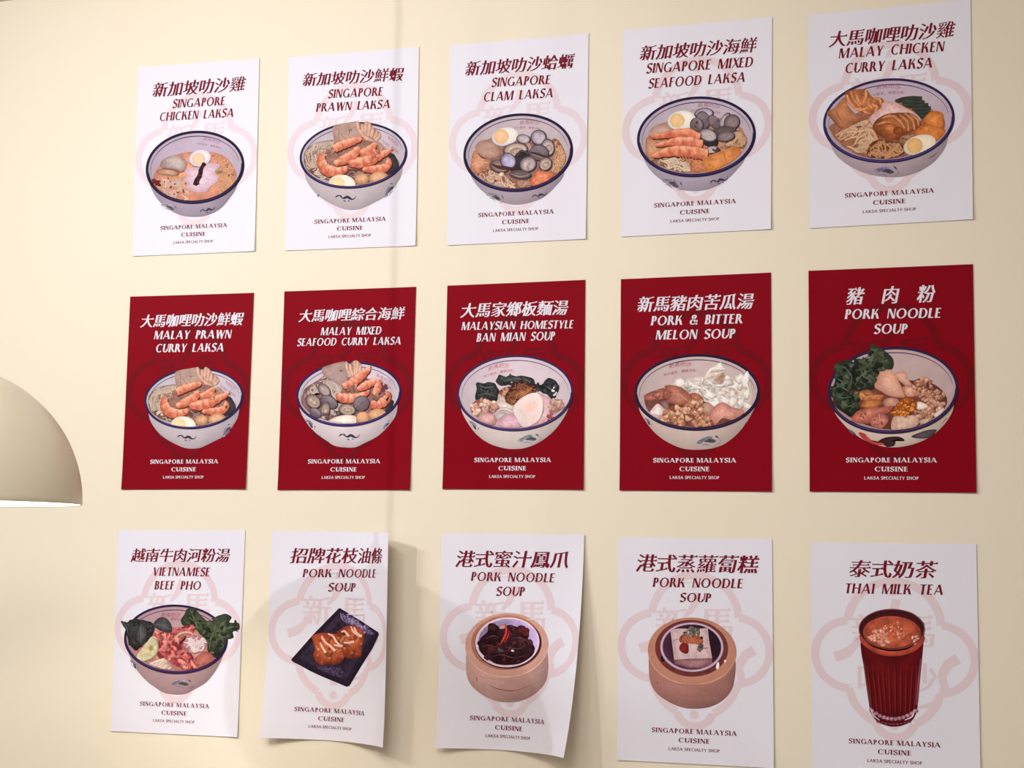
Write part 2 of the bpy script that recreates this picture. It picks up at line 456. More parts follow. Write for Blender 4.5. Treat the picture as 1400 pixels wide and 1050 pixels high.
def put_line(po, name, geo, L, Rr, h, shear, m, lev, uvspace=False):
    """geo: verts in x 0..1, y 0..1 from lower to upper edge; L, Rr: (u, v) of the ends at mid height; h: height in v"""
    v, f = geo
    v = v.copy()
    L, Rr = np.array(L), np.array(Rr)
    wlen = (Rr[0]-L[0])
    sx = shear*h*ASP/wlen                    # the same slant whatever the line's length
    t = (v[:,0]*(1-sx)) + sx*v[:,1]
    u = L[0]+(Rr[0]-L[0])*t; vv = L[1]+(Rr[1]-L[1])*t - (v[:,1]-.5)*h
    return po.flat(name, np.stack([u, vv], 1), f, lev, m)
def join_geo(parts):
    v, f = [], []
    for a, b in parts:
        n = sum(len(t) for t in v); v.append(a); f += [tuple(i+n for i in t) for t in b]
    return np.vstack(v), f

def titles(po, org, sc_, zh, en, ghost=False):
    px = lambda x, y: np.array([org[0]+x/sc_, org[1]+y/sc_])
    m = M_titlewhite if po.red else M_titlered
    def uvline(xl, yl, xr, yr, h):
        a = po.inv(px(xl, yl)); b = po.inv(px(xr, yr))
        c = px((xl+xr)/2, (yl+yr)/2); d = np.array([0, h/sc_/2])
        hv = po.inv(c+d)[1]-po.inv(c-d)[1]
        return (float(a[0]), float(a[1])), (float(b[0]), float(b[1])), float(hv)
    t, *q = zh
    v, f, _ = cjk_line(t)
    L, Rr, h = uvline(*q)
    cuts = [0, .3, .7, 1.01] if ' ' in t else [0, 1.01]                # widely spaced characters are pieces of their own
    for c0, c1 in zip(cuts, cuts[1:]):
        ok = (v[:,0] >= c0) & (v[:,0] < c1); ids = np.cumsum(ok)-1
        put_line(po, 'chinese_title', (v[ok], [tuple(int(ids[i]) for i in q_) for q_ in f if ok[q_[0]]]), L, Rr, h, .20, m, 44)
    geos = []
    for t, *q in en:
        v, f, _ = P_title.line(t, .13)
        L, Rr, h = uvline(*q); v = v.copy()
        sx = .16*h*ASP/(Rr[0]-L[0]); tt = v[:,0]*(1-sx)+sx*v[:,1]
        geos.append((np.stack([L[0]+(Rr[0]-L[0])*tt, L[1]+(Rr[1]-L[1])*tt-(v[:,1]-.5)*h], 1), f))
        if ghost:                                        # hairline left behind the words
            y = L[1]; x0, x1 = L[0]-ghost, Rr[0]+ghost
            po.flat('hairline', np.array([(x0,y-.0006),(x0+.5*(x1-x0),(y+Rr[1])/2-.0006),(x1,Rr[1]-.0006),(x1,Rr[1]+.0006),(x0+.5*(x1-x0),(y+Rr[1])/2+.0006),(x0,y+.0006)]), [(0,1,4,5),(1,2,3,4)], 40, M_rule)
    uv, f = join_geo(geos)
    po.flat('english_title', uv, f, 44, m)

def caption(po):
    m = M_titlewhite if po.red else M_titlered
    geos = []
    for t, u0, u1, vc in (('SINGAPORE MALAYSIA', .224, .772, .8585), ('CUISINE', .399, .595, .8985)):
        v, f, _ = P_cap.line(t, .20); h = .0205
        geos.append((np.stack([u0+(u1-u0)*v[:,0], vc-(v[:,1]-.5)*h], 1), f))
    uv, f = join_geo(geos); po.flat('cuisine_caption', uv, f, 44, m)
    v, f, _ = P_tag.line('LAKSA SPECIALTY SHOP', .15)
    po.flat('shop_tagline', np.stack([.335+.325*v[:,0], .938-(v[:,1]-.5)*.0135], 1), f, 44, m)

EMB = dict(org=(48, 50), w=672, h=982)
def emblem(po, dv=0.0, deep=False):
    """the pale clover badge printed behind the dish"""
    t = 33
    cs = [(387, 402, 205), (208, 527, 160), (562, 537, 160), (387, 640, 203), (385, 790, 96)]
    geos = []
    for i, (cx, cy, r) in enumerate(cs):
        a = np.linspace(0, 2*np.pi, 161); keep = []
        for x in a:
            p = np.array([cx+(r-t/2)*math.cos(x), cy+(r-t/2)*math.sin(x)])
            keep.append(all(np.hypot(p[0]-X, p[1]-Y) > Rr-t*.55 for j, (X, Y, Rr) in enumerate(cs) if j != i) and 49 < p[0]+t*0 < 719)
        v = np.stack([np.stack([cx+r*np.cos(a), cy+r*np.sin(a)], 1), np.stack([cx+(r-t)*np.cos(a), cy+(r-t)*np.sin(a)], 1)], 1).reshape(-1,2)
        f = [(2*k, 2*k+1, 2*k+3, 2*k+2) for k in range(160) if keep[k] and keep[k+1]]
        geos.append((v, f))
    def taper(pts, ws):
        p = cr(pts, False, 8); T = np.gradient(p, axis=0); T /= np.linalg.norm(T, axis=1, keepdims=True)
        N = np.stack([-T[:,1], T[:,0]], 1); w_ = np.interp(np.linspace(0,1,len(p)), np.linspace(0,1,len(ws)), ws)[:,None]
        v = np.stack([p+N*w_/2, p-N*w_/2], 1).reshape(-1,2)
        geos.append((v, [(2*k, 2*k+1, 2*k+3, 2*k+2) for k in range(len(p)-1)]))
    taper([(145,540),(195,520),(240,470),(262,430)], [44,40,26,6])
    taper([(640,532),(600,560),(576,610),(584,660),(548,718),(480,742)], [44,40,32,30,22,8])
    taper([(340,398),(372,360),(392,318),(398,290)], [10,24,34,34])
    taper([(330,625),(330,690),(300,715)], [26,24,10])
    taper([(384,695),(384,775)], [34,34])
    taper([(384,238),(384,272)], [8,26])
    a = np.linspace(0, 2*np.pi, 25)[:-1]
    geos.append((np.stack([384+19*np.cos(a), 820+19*np.sin(a)], 1), [tuple(range(24))]))
    for ch, x, y, s_ in (('新', 288, 425, 150), ('馬', 482, 420, 150), ('叻', 300, 628, 140), ('沙', 490, 618, 140)):
        v, f = cjk(ch, ax=.02, ay=-.004); v = v.copy()
        geos.append((np.stack([x+(v[:,0]-.5)*s_, y-(v[:,1]-.38)*s_], 1), f))
    uv, f = join_geo(geos)
    uv = (uv-EMB['org'])/[EMB['w'], EMB['h']] + [0, dv]
    uv[:,0] = np.clip(uv[:,0], .0015, .9985)
    lev = np.zeros(len(uv)); n = len(geos[-1][0])
    po.flat('shop_emblem', uv, f, 2, M_embr if po.red else M_embp if deep else M_embw)

# ------------------------------------------------------------------ printed dish pictures
_tab = np.random.RandomState(5).rand(64, 64)
def noise(x, y):
    def one(x, y):
        i = np.floor(x).astype(int); j = np.floor(y).astype(int); fx = x-i; fy = y-j
        fx = fx*fx*(3-2*fx); fy = fy*fy*(3-2*fy)
        g = lambda a, b: _tab[a % 64, b % 64]
        return g(i,j)*(1-fx)*(1-fy)+g(i+1,j)*fx*(1-fy)+g(i,j+1)*(1-fx)*fy+g(i+1,j+1)*fx*fy
    return .65*one(x, y)+.35*one(x*2.3+7, y*2.3+3)-.5
def inside(p, poly):
    x, y = p; c = False; n = len(poly)
    for i in range(n):
        x0, y0 = poly[i]; x1, y1 = poly[i-1]
        if (y0 > y) != (y1 > y) and x < (x1-x0)*(y-y0)/(y1-y0)+x0: c = not c
    return c
class Pic:
    def __init__(s, po, org, sc_, name='dish_picture', label=None):
        s.po, s.org, s.sc, s.lev = po, np.array(org, float), sc_, 84
        s.name, s.label, s.parts, s.cur, s.clip = name, label, [], None, False
    def new(s, name, label=None):
        s.cur = dict(name=name, label=label, v=[], l=[], c=[], f=[], n=0); s.parts.append(s.cur); return s.cur
    def use(s, part): s.cur = part
    def add(s, v, c, f, lev=None):
        if lev is None: s.lev += 1; lev = s.lev
        d = s.cur; n = d['n']
        if s.clip and d is not s.body and not d['name'].startswith('painted'):                   # food stays behind the near rim
            cx, cy, ea, eb, t = s.e; ea *= .985; eb *= .985
            x, y = v[:,0]-cx, v[:,1]-cy; lx = x*math.cos(t)+y*math.sin(t); ly = -x*math.sin(t)+y*math.cos(t)
            ly = np.minimum(ly, np.where(np.abs(lx) < ea, eb*np.sqrt(np.clip(1-(lx/ea)**2, 0, 1)), 1e9))
            v = np.stack([cx+lx*math.cos(t)-ly*math.sin(t), cy+lx*math.sin(t)+ly*math.cos(t)], 1)
        d['v'].append(v); d['c'].append(c); d['l'].append(np.full(len(v), lev)); d['f'] += [tuple(i+n for i in t) for t in f]; d['n'] += len(v)
    def blob(s, pts, cin, cedge=None, dirv=(0,0), nz=.10, nf=45, ctr=None, pw=2.0, sharp=False, step=7, lev=None):
        cin = np.array(cin, float); cedge = cin*.82 if cedge is None else np.array(cedge, float)
        p = np.asarray(pts, float)
        if sharp: q = np.vstack([cr(np.array([p[i], p[(i+1) % len(p)]]), False, step)[:-1] for i in range(len(p))])
        else: q = cr(p, True, step)
        x, y = q[:,0], q[:,1]; cross = x*np.roll(y,-1)-np.roll(x,-1)*y; A = cross.sum()/2
        c = np.array(ctr) if ctr is not None else np.array([((x+np.roll(x,-1))*cross).sum(), ((y+np.roll(y,-1))*cross).sum()])/(6*A)
        Rm = np.linalg.norm(q-c, axis=1).max(); k = max(2, int(Rm/7.5)); m = len(q)
        V = [c[None]]; T = [np.zeros(1)]
        for t in np.linspace(0,1,k+1)[1:]: V.append(c+(q-c)*t); T.append(np.full(m, t))
        V = np.vstack(V); T = np.concatenate(T)[:,None]
        col = cin*(1-T**pw)+cedge*T**pw
        sh = 1+(((V-c)/Rm)@np.array(dirv, float))[:,None]+2*nz*noise(V[:,0]/nf, V[:,1]/nf)[:,None]+1.3*nz*noise(V[:,0]/nf*3.1+9, V[:,1]/nf*3.1+5)[:,None]
        f = [(0, 1+i, 1+(i+1) % m) for i in range(m)]
        for r in range(k-1):
            a = 1+r*m; b = a+m
            f += [(a+i, b+i, b+(i+1) % m, a+(i+1) % m) for i in range(m)]
        s.add(V, col*sh, f, lev)
    def ell(s, cx, cy, rx, ry, rot, cin, cedge=None, **k):
        a = np.linspace(0, 2*np.pi, 25)[:-1]; r = math.radians(rot)
        x, y = rx*np.cos(a), ry*np.sin(a)
        s.blob(np.stack([cx+x*math.cos(r)-y*math.sin(r), cy+x*math.sin(r)+y*math.cos(r)], 1), cin, cedge, **k)
    def stroke(s, pts, w_, cmid, cedge=None, closed=False, nz=.05, step=8, lev=None, raw=False):
        cmid = np.array(cmid, float); cedge = cmid if cedge is None else np.array(cedge, float)
        p = np.asarray(pts, float) if raw else cr(pts, closed, step)
        if closed: p = np.vstack([p, p[:1]])
        T = np.gradient(p, axis=0) if not closed else np.vstack([(np.roll(p[:-1],-1,0)-np.roll(p[:-1],1,0))]*1+[(p[1]-p[-2])[None]])
        T = T/(np.linalg.norm(T, axis=1, keepdims=True)+1e-9); N = np.stack([-T[:,1], T[:,0]], 1)
        ww = np.interp(np.linspace(0,1,len(p)), np.linspace(0,1,len(np.atleast_1d(w_))), np.atleast_1d(w_))[:,None]/2
        V = np.stack([p-N*ww, p-N*ww*.45, p+N*ww*.45, p+N*ww], 1).reshape(-1,2)
        col = np.tile(np.stack([cedge, cmid, cmid, cedge]), (len(p),1))*(1+2*nz*noise(V[:,0]/30, V[:,1]/30)[:,None])
        f = [(4*i+j, 4*i+j+1, 4*i+j+5, 4*i+j+4) for i in range(len(p)-1) for j in range(3)]
        s.add(V, col, f, lev)
    def split(s):                                        # a second patch of the same food is a piece of its own
        if s.cur['n']: s.new(s.cur['name'], s.cur['label'])
    def noodles(s, poly, n, w_, col, dark, ang=None, spread=3.2, curl=.35, L=(8,20), base=True, jit=22):
        if s.cur['n'] and s.cur['name'] in ('noodles', 'rice_noodles'): s.split()
        poly = [tuple(p) for p in poly]
        if base: s.blob(poly, np.array(dark, float), np.array(dark)*.9, nz=.2, nf=25)
        xs = [p[0] for p in poly]; ys = [p[1] for p in poly]; col = np.array(col, float)
        l0 = s.lev+1; s.lev += n
        k = 0; tries = 0
        while k < n and tries < n*12:
            tries += 1
            p = (rnd.uniform(min(xs), max(xs)), rnd.uniform(min(ys), max(ys)))
            if not inside(p, poly): continue
            off = rnd.choice((0, 17, 31)); a0 = 0 if ang is None else math.radians(ang)
            flow = lambda q: a0+rnd.uniform(-.1,.1)+(7.5 if ang is None else spread*1.5)*float(noise(np.array([q[0]/95+off]), np.array([q[1]/95+off*2]))[0])
            a = flow(p); dc = rnd.uniform(-curl, curl)*.35; pts = [p]
            for _ in range(rnd.randint(L[0]+4, L[1]+8)):
                a += dc+.45*(flow(p)-a); p = (p[0]+9*math.cos(a), p[1]+9*math.sin(a))
                if not inside(p, poly): break
                pts.append(p)
            if len(pts) < 4: continue
            c = col*(.90+.14*k/n+rnd.uniform(-.07, .06)); lv = l0+k
            s.stroke(pts, w_*rnd.uniform(.9, 1.25), c, c*.60+np.array(dark)*.14, lev=lv, raw=True, nz=.04); k += 1
    def crumbs(s, poly, n, r0, r1, cols, dark=None, asp=.66, jag=.34):
        poly = [tuple(p) for p in poly]; xs = [p[0] for p in poly]; ys = [p[1] for p in poly]
        if dark is not None: s.blob(poly, dark, dark, nz=.2, nf=25)
        l0 = s.lev+1; s.lev += n; k = 0; tries = 0
        while k < n and tries < n*12:
            tries += 1
            p = (rnd.uniform(min(xs), max(xs)), rnd.uniform(min(ys), max(ys)))
            if not inside(p, poly): continue
            r = rnd.uniform(r0, r1)*1.18; rot = rnd.uniform(0, 3.14); pts = []
            for i in range(8):
                a = i/8*6.283; q = r*(1+rnd.uniform(-jag, jag)); x, y = q*math.cos(a), q*asp*math.sin(a)
                pts.append((p[0]+x*math.cos(rot)-y*math.sin(rot), p[1]+x*math.sin(rot)+y*math.cos(rot)))
            c = np.array(cols[rnd.randrange(len(cols))], float)*(1+rnd.uniform(-.1, .1))
            s.blob(pts, c*1.05, c*.76, dirv=(-.08,-.16), nz=.14, nf=18, pw=2.6, lev=l0+k); k += 1
    # ----- things that turn up in many bowls
    def egg(s, cx, cy, rx, ry, rot, yx, yy, yr, white=(240,230,232), yolk=(246,206,158), yry=None):
        s.new('egg_half', 'halved boiled egg with an orange yolk')
        s.ell(cx, cy+5, rx+2, ry+3, rot, np.array(white)*.72, np.array(white)*.55)
        s.ell(cx, cy, rx, ry, rot, white, np.array(white)*.88, dirv=(.03,-.04), nz=.02, pw=4)
        s.ell(cx+yx, cy+yy, yr, yry or yr*.95, rot, np.array(yolk)*1.03, np.array(yolk)*.94, nz=.05, nf=20, pw=3)
    def clam(s, cx, cy, rx, ry, rot, inner=True, meat=False, c=(188,174,192), rim=(96,80,84)):
        s.new('clam'); c = np.array(c, float)*[1.03,1,.93]; rim = np.array(rim, float); r = math.radians(rot)
        s.ell(cx+2, cy+5, rx*1.06, ry*1.08, rot, rim*.7, rim*.5)
        s.ell(cx, cy, rx, ry, rot, rim*1.25, rim)
        if inner:
            s.ell(cx, cy, rx*.88, ry*.87, rot, c*1.04, c*.78, dirv=(.10,.12), nz=.08, nf=30, pw=3)
            s.ell(cx-rx*.12, cy-ry*.1, rx*.5, ry*.45, rot, c*1.06, c*.93, nz=.08, nf=25)
            if meat: s.ell(cx+rx*.1, cy+ry*.15, rx*.55, ry*.45, rot, (200,172,150), (140,112,98), nz=.25, nf=16)
        else:
            for t in (.9, .72, .54, .36):
                a = np.linspace(.2, 2.9, 14); x, y = rx*t*np.cos(a+3.14), ry*t*np.sin(a+3.14)
                s.stroke(np.stack([cx+x*math.cos(r)-(y+ry*.15)*math.sin(r), cy+x*math.sin(r)+(y+ry*.15)*math.cos(r)], 1), [3,7,3], c*(.72+.2*t), rim*1.2)
    def shells(s, cx, cy, rx, ry, rot):                  # a closed clam seen from its ribbed back
        s.clam(cx, cy, rx, ry, rot, inner=False)
    def prawn(s, pts, w_, c=(238,154,120), e=(196,92,66), taper=(.45,.9,1,.95,.75,.35), bands=6, tail=None):
        s.new('prawn'); c = np.array(c, float); e = np.array(e, float)
        q = cr(pts, False, 7); ws = np.array(taper)*w_*1.14
        T = np.gradient(q, axis=0); T /= np.linalg.norm(T, axis=1, keepdims=True); N = np.stack([-T[:,1], T[:,0]], 1)
        wi = np.interp(np.linspace(0,1,len(q)), np.linspace(0,1,len(ws)), ws)
        wi = wi*(1+.07*np.sin(np.linspace(0, bands*6.28, len(wi))))*np.minimum(1, np.minimum(np.arange(len(wi))+2, len(wi)-np.arange(len(wi))+1)/5)
        s.stroke(q+[4,9], wi*1.06, e*.42, e*.40, raw=True)
        # the body: nine columns across, paler on the upper flank, deeper orange towards the belly and at the ring joints
        m = 9; cc = np.linspace(-.5, .5, m); V = (q[:,None]+N[:,None]*(cc[None,:,None]*wi[:,None,None])).reshape(-1,2)
        up = np.sign((N@np.array([0.0, -1.0])).mean() or 1)
        x = np.tile(cc*2*up, (len(q),1)); along = np.tile(np.linspace(0, bands, len(q))[:,None], (1,m))
        joint = np.exp(-((along % 1)/.16)**2)*.5+.5*np.exp(-(((along % 1)-1)/.10)**2)
        k = np.clip(.55+.55*x-.9*(np.abs(x) > .86)-.6*joint+.9*noise(V[:,0]/26, V[:,1]/26).reshape(x.shape), 0, 1)[...,None]
        pale = np.minimum(c*1.02+[10,26,28], 250)
        col = (e*(1-k)+pale*k).reshape(-1,3)*(1+.18*noise(V[:,0]/10+4, V[:,1]/10))[:,None]
        f = [(m*i+j, m*i+j+1, m*i+m+j+1, m*i+m+j) for i in range(len(q)-1) for j in range(m-1)]
        s.add(V, col, f)
        if tail:
            for d in (-.5, 0, .5):
                a = math.atan2(T[-1,1], T[-1,0])+d; s.stroke([q[-1], q[-1]+tail*np.array([math.cos(a), math.sin(a)])], [tail*.25, tail*.45, tail*.2], e*1.05, e*.8)
    def leaf(s, pts, c, e, vein=None, dirv=(0,-.15), nz=.2, ruffle=0):
        p = np.array(pts, float)
        if ruffle:
            q = cr(p, True, ruffle*2.2); m = len(q); ctr = q.mean(0); d = q-ctr; d /= np.linalg.norm(d, axis=1, keepdims=True)
            p = q+d*(nrs.rand(m,1)-.4)*ruffle*1.6
        s.blob(p, c, e, dirv=dirv, nz=nz, nf=28)
        if ruffle:                                       # crinkles
            m = p.mean(0); q = m+(p-m)*.86; A = np.ptp(p[:,0])*np.ptp(p[:,1])
            s.crumbs(q, int(min(70, A/1400)), ruffle*.8, ruffle*1.9, [np.array(c)*1.22+3, np.array(c)*.98, np.array(e)*.95, np.array(e)*.8], asp=.5, jag=.45)
        if vein is not None:
            for v in vein: s.stroke(v, [5,4,2], np.array(c)*1.18+8, np.array(c)*1.05)
    def bowl(s, cx, cy, a, b, tilt, body, cbody, cinner, rim=(44,32,74), rw=24, gap=36, cgap=None, line=(176,356), bdir=(-.08,-.06), inner_dir=(.03,-.10)):
        s.e = (cx, cy, a, b, math.radians(tilt)); s.rimc, s.rw = np.array(rim, float)*[.86,.8,.78], rw
        cbody = np.array(cbody, float)*[1.01,.985,.93]; cinner = np.array(cinner, float)*[1.0,.98,.935]
        s.body = s.new('bowl', 'white porcelain bowl')
        s.blob(s.shell(body), cbody*1.02, cbody*.86, dirv=bdir, nz=.03, nf=120, pw=3, ctr=(cx, cy+b*.45))
        s.blob(s.rimpts(1.0), cinner, cinner*.93, dirv=inner_dir, nz=.03, nf=120, pw=2)
        s.rimpart = s.new('bowl_rim', 'dark blue rim line')
        k = (a-gap)/a
        l = [q for q in s.rimpts(k, line[0], line[1], (0, gap*.18))]
        s.stroke(l, [3,7,9,7,3], s.rimc*1.25+14, s.rimc*1.5+14)
        s.stroke(s.rimpts(1.0-rw*.3/a), rw*.85, s.rimc, s.rimc*.9, closed=True)
        s.stroke(s.rimpts(1.0-rw*.62/a, 20, 160), rw*.12, s.rimc*1.9+20, s.rimc*1.4)
        s.clip = True
    def shell(s, body):                                  # outline of a bowl: its side below, the far rim above
        a = math.degrees
        return np.vstack([np.array(body, float)[1:-1], s.rimpts(.93, 352, 188)[::5], s.rimpts(.97, 186, 184)[:1]])
    def rimpts(s, k=1, a0=0, a1=None, off=(0,0)):
        cx, cy, a, b, t = s.e
        n = np.linspace(0, 2*np.pi, 73)[:-1] if a1 is None else np.radians(np.linspace(a0, a1, 40))
        x, y = a*k*np.cos(n), (b-(1-k)*a*.9)*np.sin(n)
        return np.stack([cx+x*math.cos(t)-y*math.sin(t)+off[0], cy+x*math.sin(t)+y*math.cos(t)+off[1]], 1)
    def front(s, a0=2, a1=178):                          # near half of the rim, over the food
        s.clip = False; s.use(s.rimpart); rw = s.rw
        q = s.rimpts(1.0-rw*.42/s.e[2], a0, a1)
        s.stroke(q, [rw*.9, rw*1.05, rw*1.1, rw*1.05, rw*.9], s.rimc, s.rimc*.9, raw=True)
        s.stroke(s.rimpts(1.0-rw*.55/s.e[2], a0+25, a1-20), [2,5,4,5,2], s.rimc*1.7+24, s.rimc*1.2)
    def seal(s, x0, y0, x1, y1, h, x2, y2, x3, y3, h2, c=(150,62,84), t2='叻沙基本，獨樣沒有。', arc=0):
        s.new('bowl_lettering', 'small red characters on the inner wall')
        for t, a, b, hh in (('新馬叻沙', (x0,y0), (x1,y1), h), (t2, (x2,y2), (x3,y3), h2)):
            v, f, _ = cjk_line(t, ax=0, ay=0, uro=False); a, b = np.array(a), np.array(b)
            d = b-a; L = np.linalg.norm(d)
            V = a+d*v[:,:1] + np.array([0,-1])*(v[:,1:]-.5)*hh + np.array([0,-1])*arc*(1-(2*v[:,:1]-1)**2)
            V[:,0] += (v[:,1]-.5)*hh*.2
            s.add(V, np.tile(np.array(c, float), (len(V),1)), f)
    def dragon(s, x, y, k, rot=0, c=(58,46,72)):
        s.new('painted_motif', 'dark brush mark on the bowl')
        r = math.radians(rot); g = lambda P: [(x+k*(a*math.cos(r)-b*math.sin(r)), y+k*(a*math.sin(r)+b*math.cos(r))) for a, b in P]
        s.stroke(g([(-100,8),(-85,-8),(-62,-14),(-45,-6),(-35,10)]), np.array([4,14,10,16,8])*k, c)
        s.stroke(g([(-35,10),(-10,8),(10,-4),(35,6),(58,18),(84,10),(98,-14)]), np.array([8,22,26,24,12,8,4])*k, c)
        s.stroke(g([(-22,32),(0,40)]), 9*k, c); s.stroke(g([(22,30),(38,36)]), 8*k, c)
    def flower(s, x, y, k, rot=0, c=(112,104,140)):
        s.new('painted_motif', 'blue flower brush mark on the bowl')
        r = math.radians(rot); c = np.array(c, float)*[1.0,1.0,.88]
        g = lambda P: [(x+k*(a*math.cos(r)-b*math.sin(r)), y+k*(a*math.sin(r)+b*math.cos(r))) for a, b in P]
        s.blob(g([(-110,10),(-70,-18),(-30,-34),(20,-40),(40,-20),(0,-14),(-40,2),(-70,26)]), c*1.15, c*1.3, nz=.3, nf=18)
        s.blob(g([(-40,6),(0,-16),(40,-14),(72,8),(40,22),(0,14)]), c*.62, c*.8, nz=.3, nf=18)
        s.stroke(g([(-60,36),(-20,30),(20,44)]), np.array([4,9,3])*k, c*1.1)
        s.stroke(g([(70,-36),(100,-8),(108,14),(70,42)]), np.array([10,3,4,3])*k, c)
        s.blob(g([(62,-44),(86,-36),(92,-20),(74,-24)]), c*.7, c*.8)
        s.stroke(g([(-90,-4),(-50,-10),(-20,-26)]), np.array([3,8,3])*k, c*.8)
    def finish(s):
        po = s.po; gain = PAPER/po.white
        body = [d for d in s.parts if d['n']]
        root = None
        for i, d in enumerate(body):
            v = np.vstack(d['v']); col = np.vstack(d['c']); lev = np.concatenate(d['l'])
            u, vv = po.inv(s.org+v/s.sc)
            u = np.clip(u, .001, .999); vv = np.clip(vv, .001, .999)
            me = bpy.data.meshes.new(d['name'])
            me.from_pydata(po.place(u, vv, lev).tolist(), [], d['f'])
            at = me.color_attributes.new('ink', 'FLOAT_COLOR', 'POINT')
            L = np.clip(lin(np.clip(col, 0, 255))*gain, 0, .93)
            at.data.foreach_set('color', np.hstack([L, np.ones((len(L),1))]).astype(np.float32).ravel())
            if i == 0: d['name'] = s.name
            o = link(d['name'], me, M_ink, po.root if i == 0 else root)
            if i == 0:
                root = o
                me.name = s.name
                if s.label: o['label'] = s.label
            elif d['label']: o['label'] = d['label']

# ------------------------------------------------------------------ the dishes (traced in the scale of each picture)
BODY2 = [(140,470),(175,570),(210,690),(300,810),(400,880),(490,925),(560,952),(640,960),(720,950),(790,920),(860,885),(960,830),(1060,720),(1120,590),(1168,410)]
def dish_chicken(po):
    p = Pic(po, (180,160), 7, 'printed_bowl')
    p.bowl(608, 482, 470, 345, -6, [(142,510),(180,660),(250,790),(350,880),(470,940),(590,957),(710,945),(840,885),(945,770),(1015,640),(1076,470)], (180,164,194), (196,178,206), rim=(40,28,70), rw=30, gap=44)
    p.flower(360, 862, .75, 22, c=(140,130,158)); p.dragon(728, 886, .75, -14)
    p.seal(690, 208, 850, 246, 32, 628, 254, 862, 300, 20, arc=6, c=(160,104,124))
    soup = [(205,590),(240,500),(330,400),(430,360),(560,335),(760,335),(880,370),(960,450),(1005,560),(960,670),(860,750),(720,800),(580,812),(420,790),(300,730),(215,660)]
    p.new('soup', 'orange laksa broth'); p.blob(soup, (232,158,122), (196,128,108), nz=.12, nf=60)
    p.new('noodles'); p.noodles([(235,590),(520,590),(560,720),(540,806),(400,785),(270,700)], 60, 11, (226,186,170), (196,128,104), base=False)
    p.noodles([(740,350),(880,370),(980,480),(975,640),(850,740),(780,680),(850,560),(820,450)], 75, 9, (228,168,128), (190,118,88), base=False)
    p.crumbs([(240,580),(540,600),(520,780),(300,720)], 12, 6, 13, [(120,52,40),(150,70,50)])
    p.crumbs([(760,360),(950,430),(980,620),(860,640)], 12, 5, 10, [(120,62,44),(130,90,60)])
    p.crumbs([(205,600),(270,620),(260,650),(215,640)], 5, 12, 22, [(120,30,26)])
    p.new('tofu_slice'); p.blob([(250,510),(330,492),(440,512),(458,545),(420,566),(330,560),(255,545)], (214,168,140), (140,92,76)); 
    p.new('tofu_slice'); p.blob([(272,472),(300,410),(390,372),(480,385),(534,440),(500,520),(420,505),(330,490)], (204,184,180), (158,126,122), dirv=(.05,-.12))
    p.stroke([(290,490),(400,505),(470,528),(500,520)], [6,12,14,6], (120,76,68), (150,100,90))
    p.egg(655, 395, 106, 79, -14, -12, 8, 62, (240,226,236), (246,205,172))
    p.stroke([(560,440),(590,470),(640,478)], [5,9,4], (150,84,72), (190,120,100))
    p.new('sliced_chicken', 'pale sliced chicken with a dark chilli line')
    p.blob([(512,515),(560,486),(640,482),(700,445),(840,448),(835,490),(800,525),(830,575),(820,625),(760,665),(720,715),(640,725),(560,700),(518,670),(540,640),(500,600),(530,560)], (236,208,222), (206,164,178), nz=.05)
    for q in ([(520,515),(600,508),(690,490),(820,470)], [(700,495),(760,520),(800,530)], [(530,600),(600,560),(640,550)], [(690,560),(740,600),(810,610)], [(540,650),(600,640),(680,650),(760,650)], [(600,690),(660,670),(720,700)]): p.stroke(q, [2,7,2], (204,160,176), (224,190,204))
    p.stroke([(705,440),(672,490),(655,560),(625,610),(606,655)], [26,40,44,48,40], (62,22,30), (90,40,44), nz=.3)
    p.crumbs([(690,435),(720,440),(670,600),(630,655),(590,650),(640,520)], 16, 9, 16, [(52,18,26),(96,40,44),(40,12,20)])
    p.new('herb_piece'); p.blob([(805,510),(850,500),(880,520),(850,550),(815,545)], (150,112,80), (190,150,110), nz=.3, nf=14)
    p.front(); p.finish()

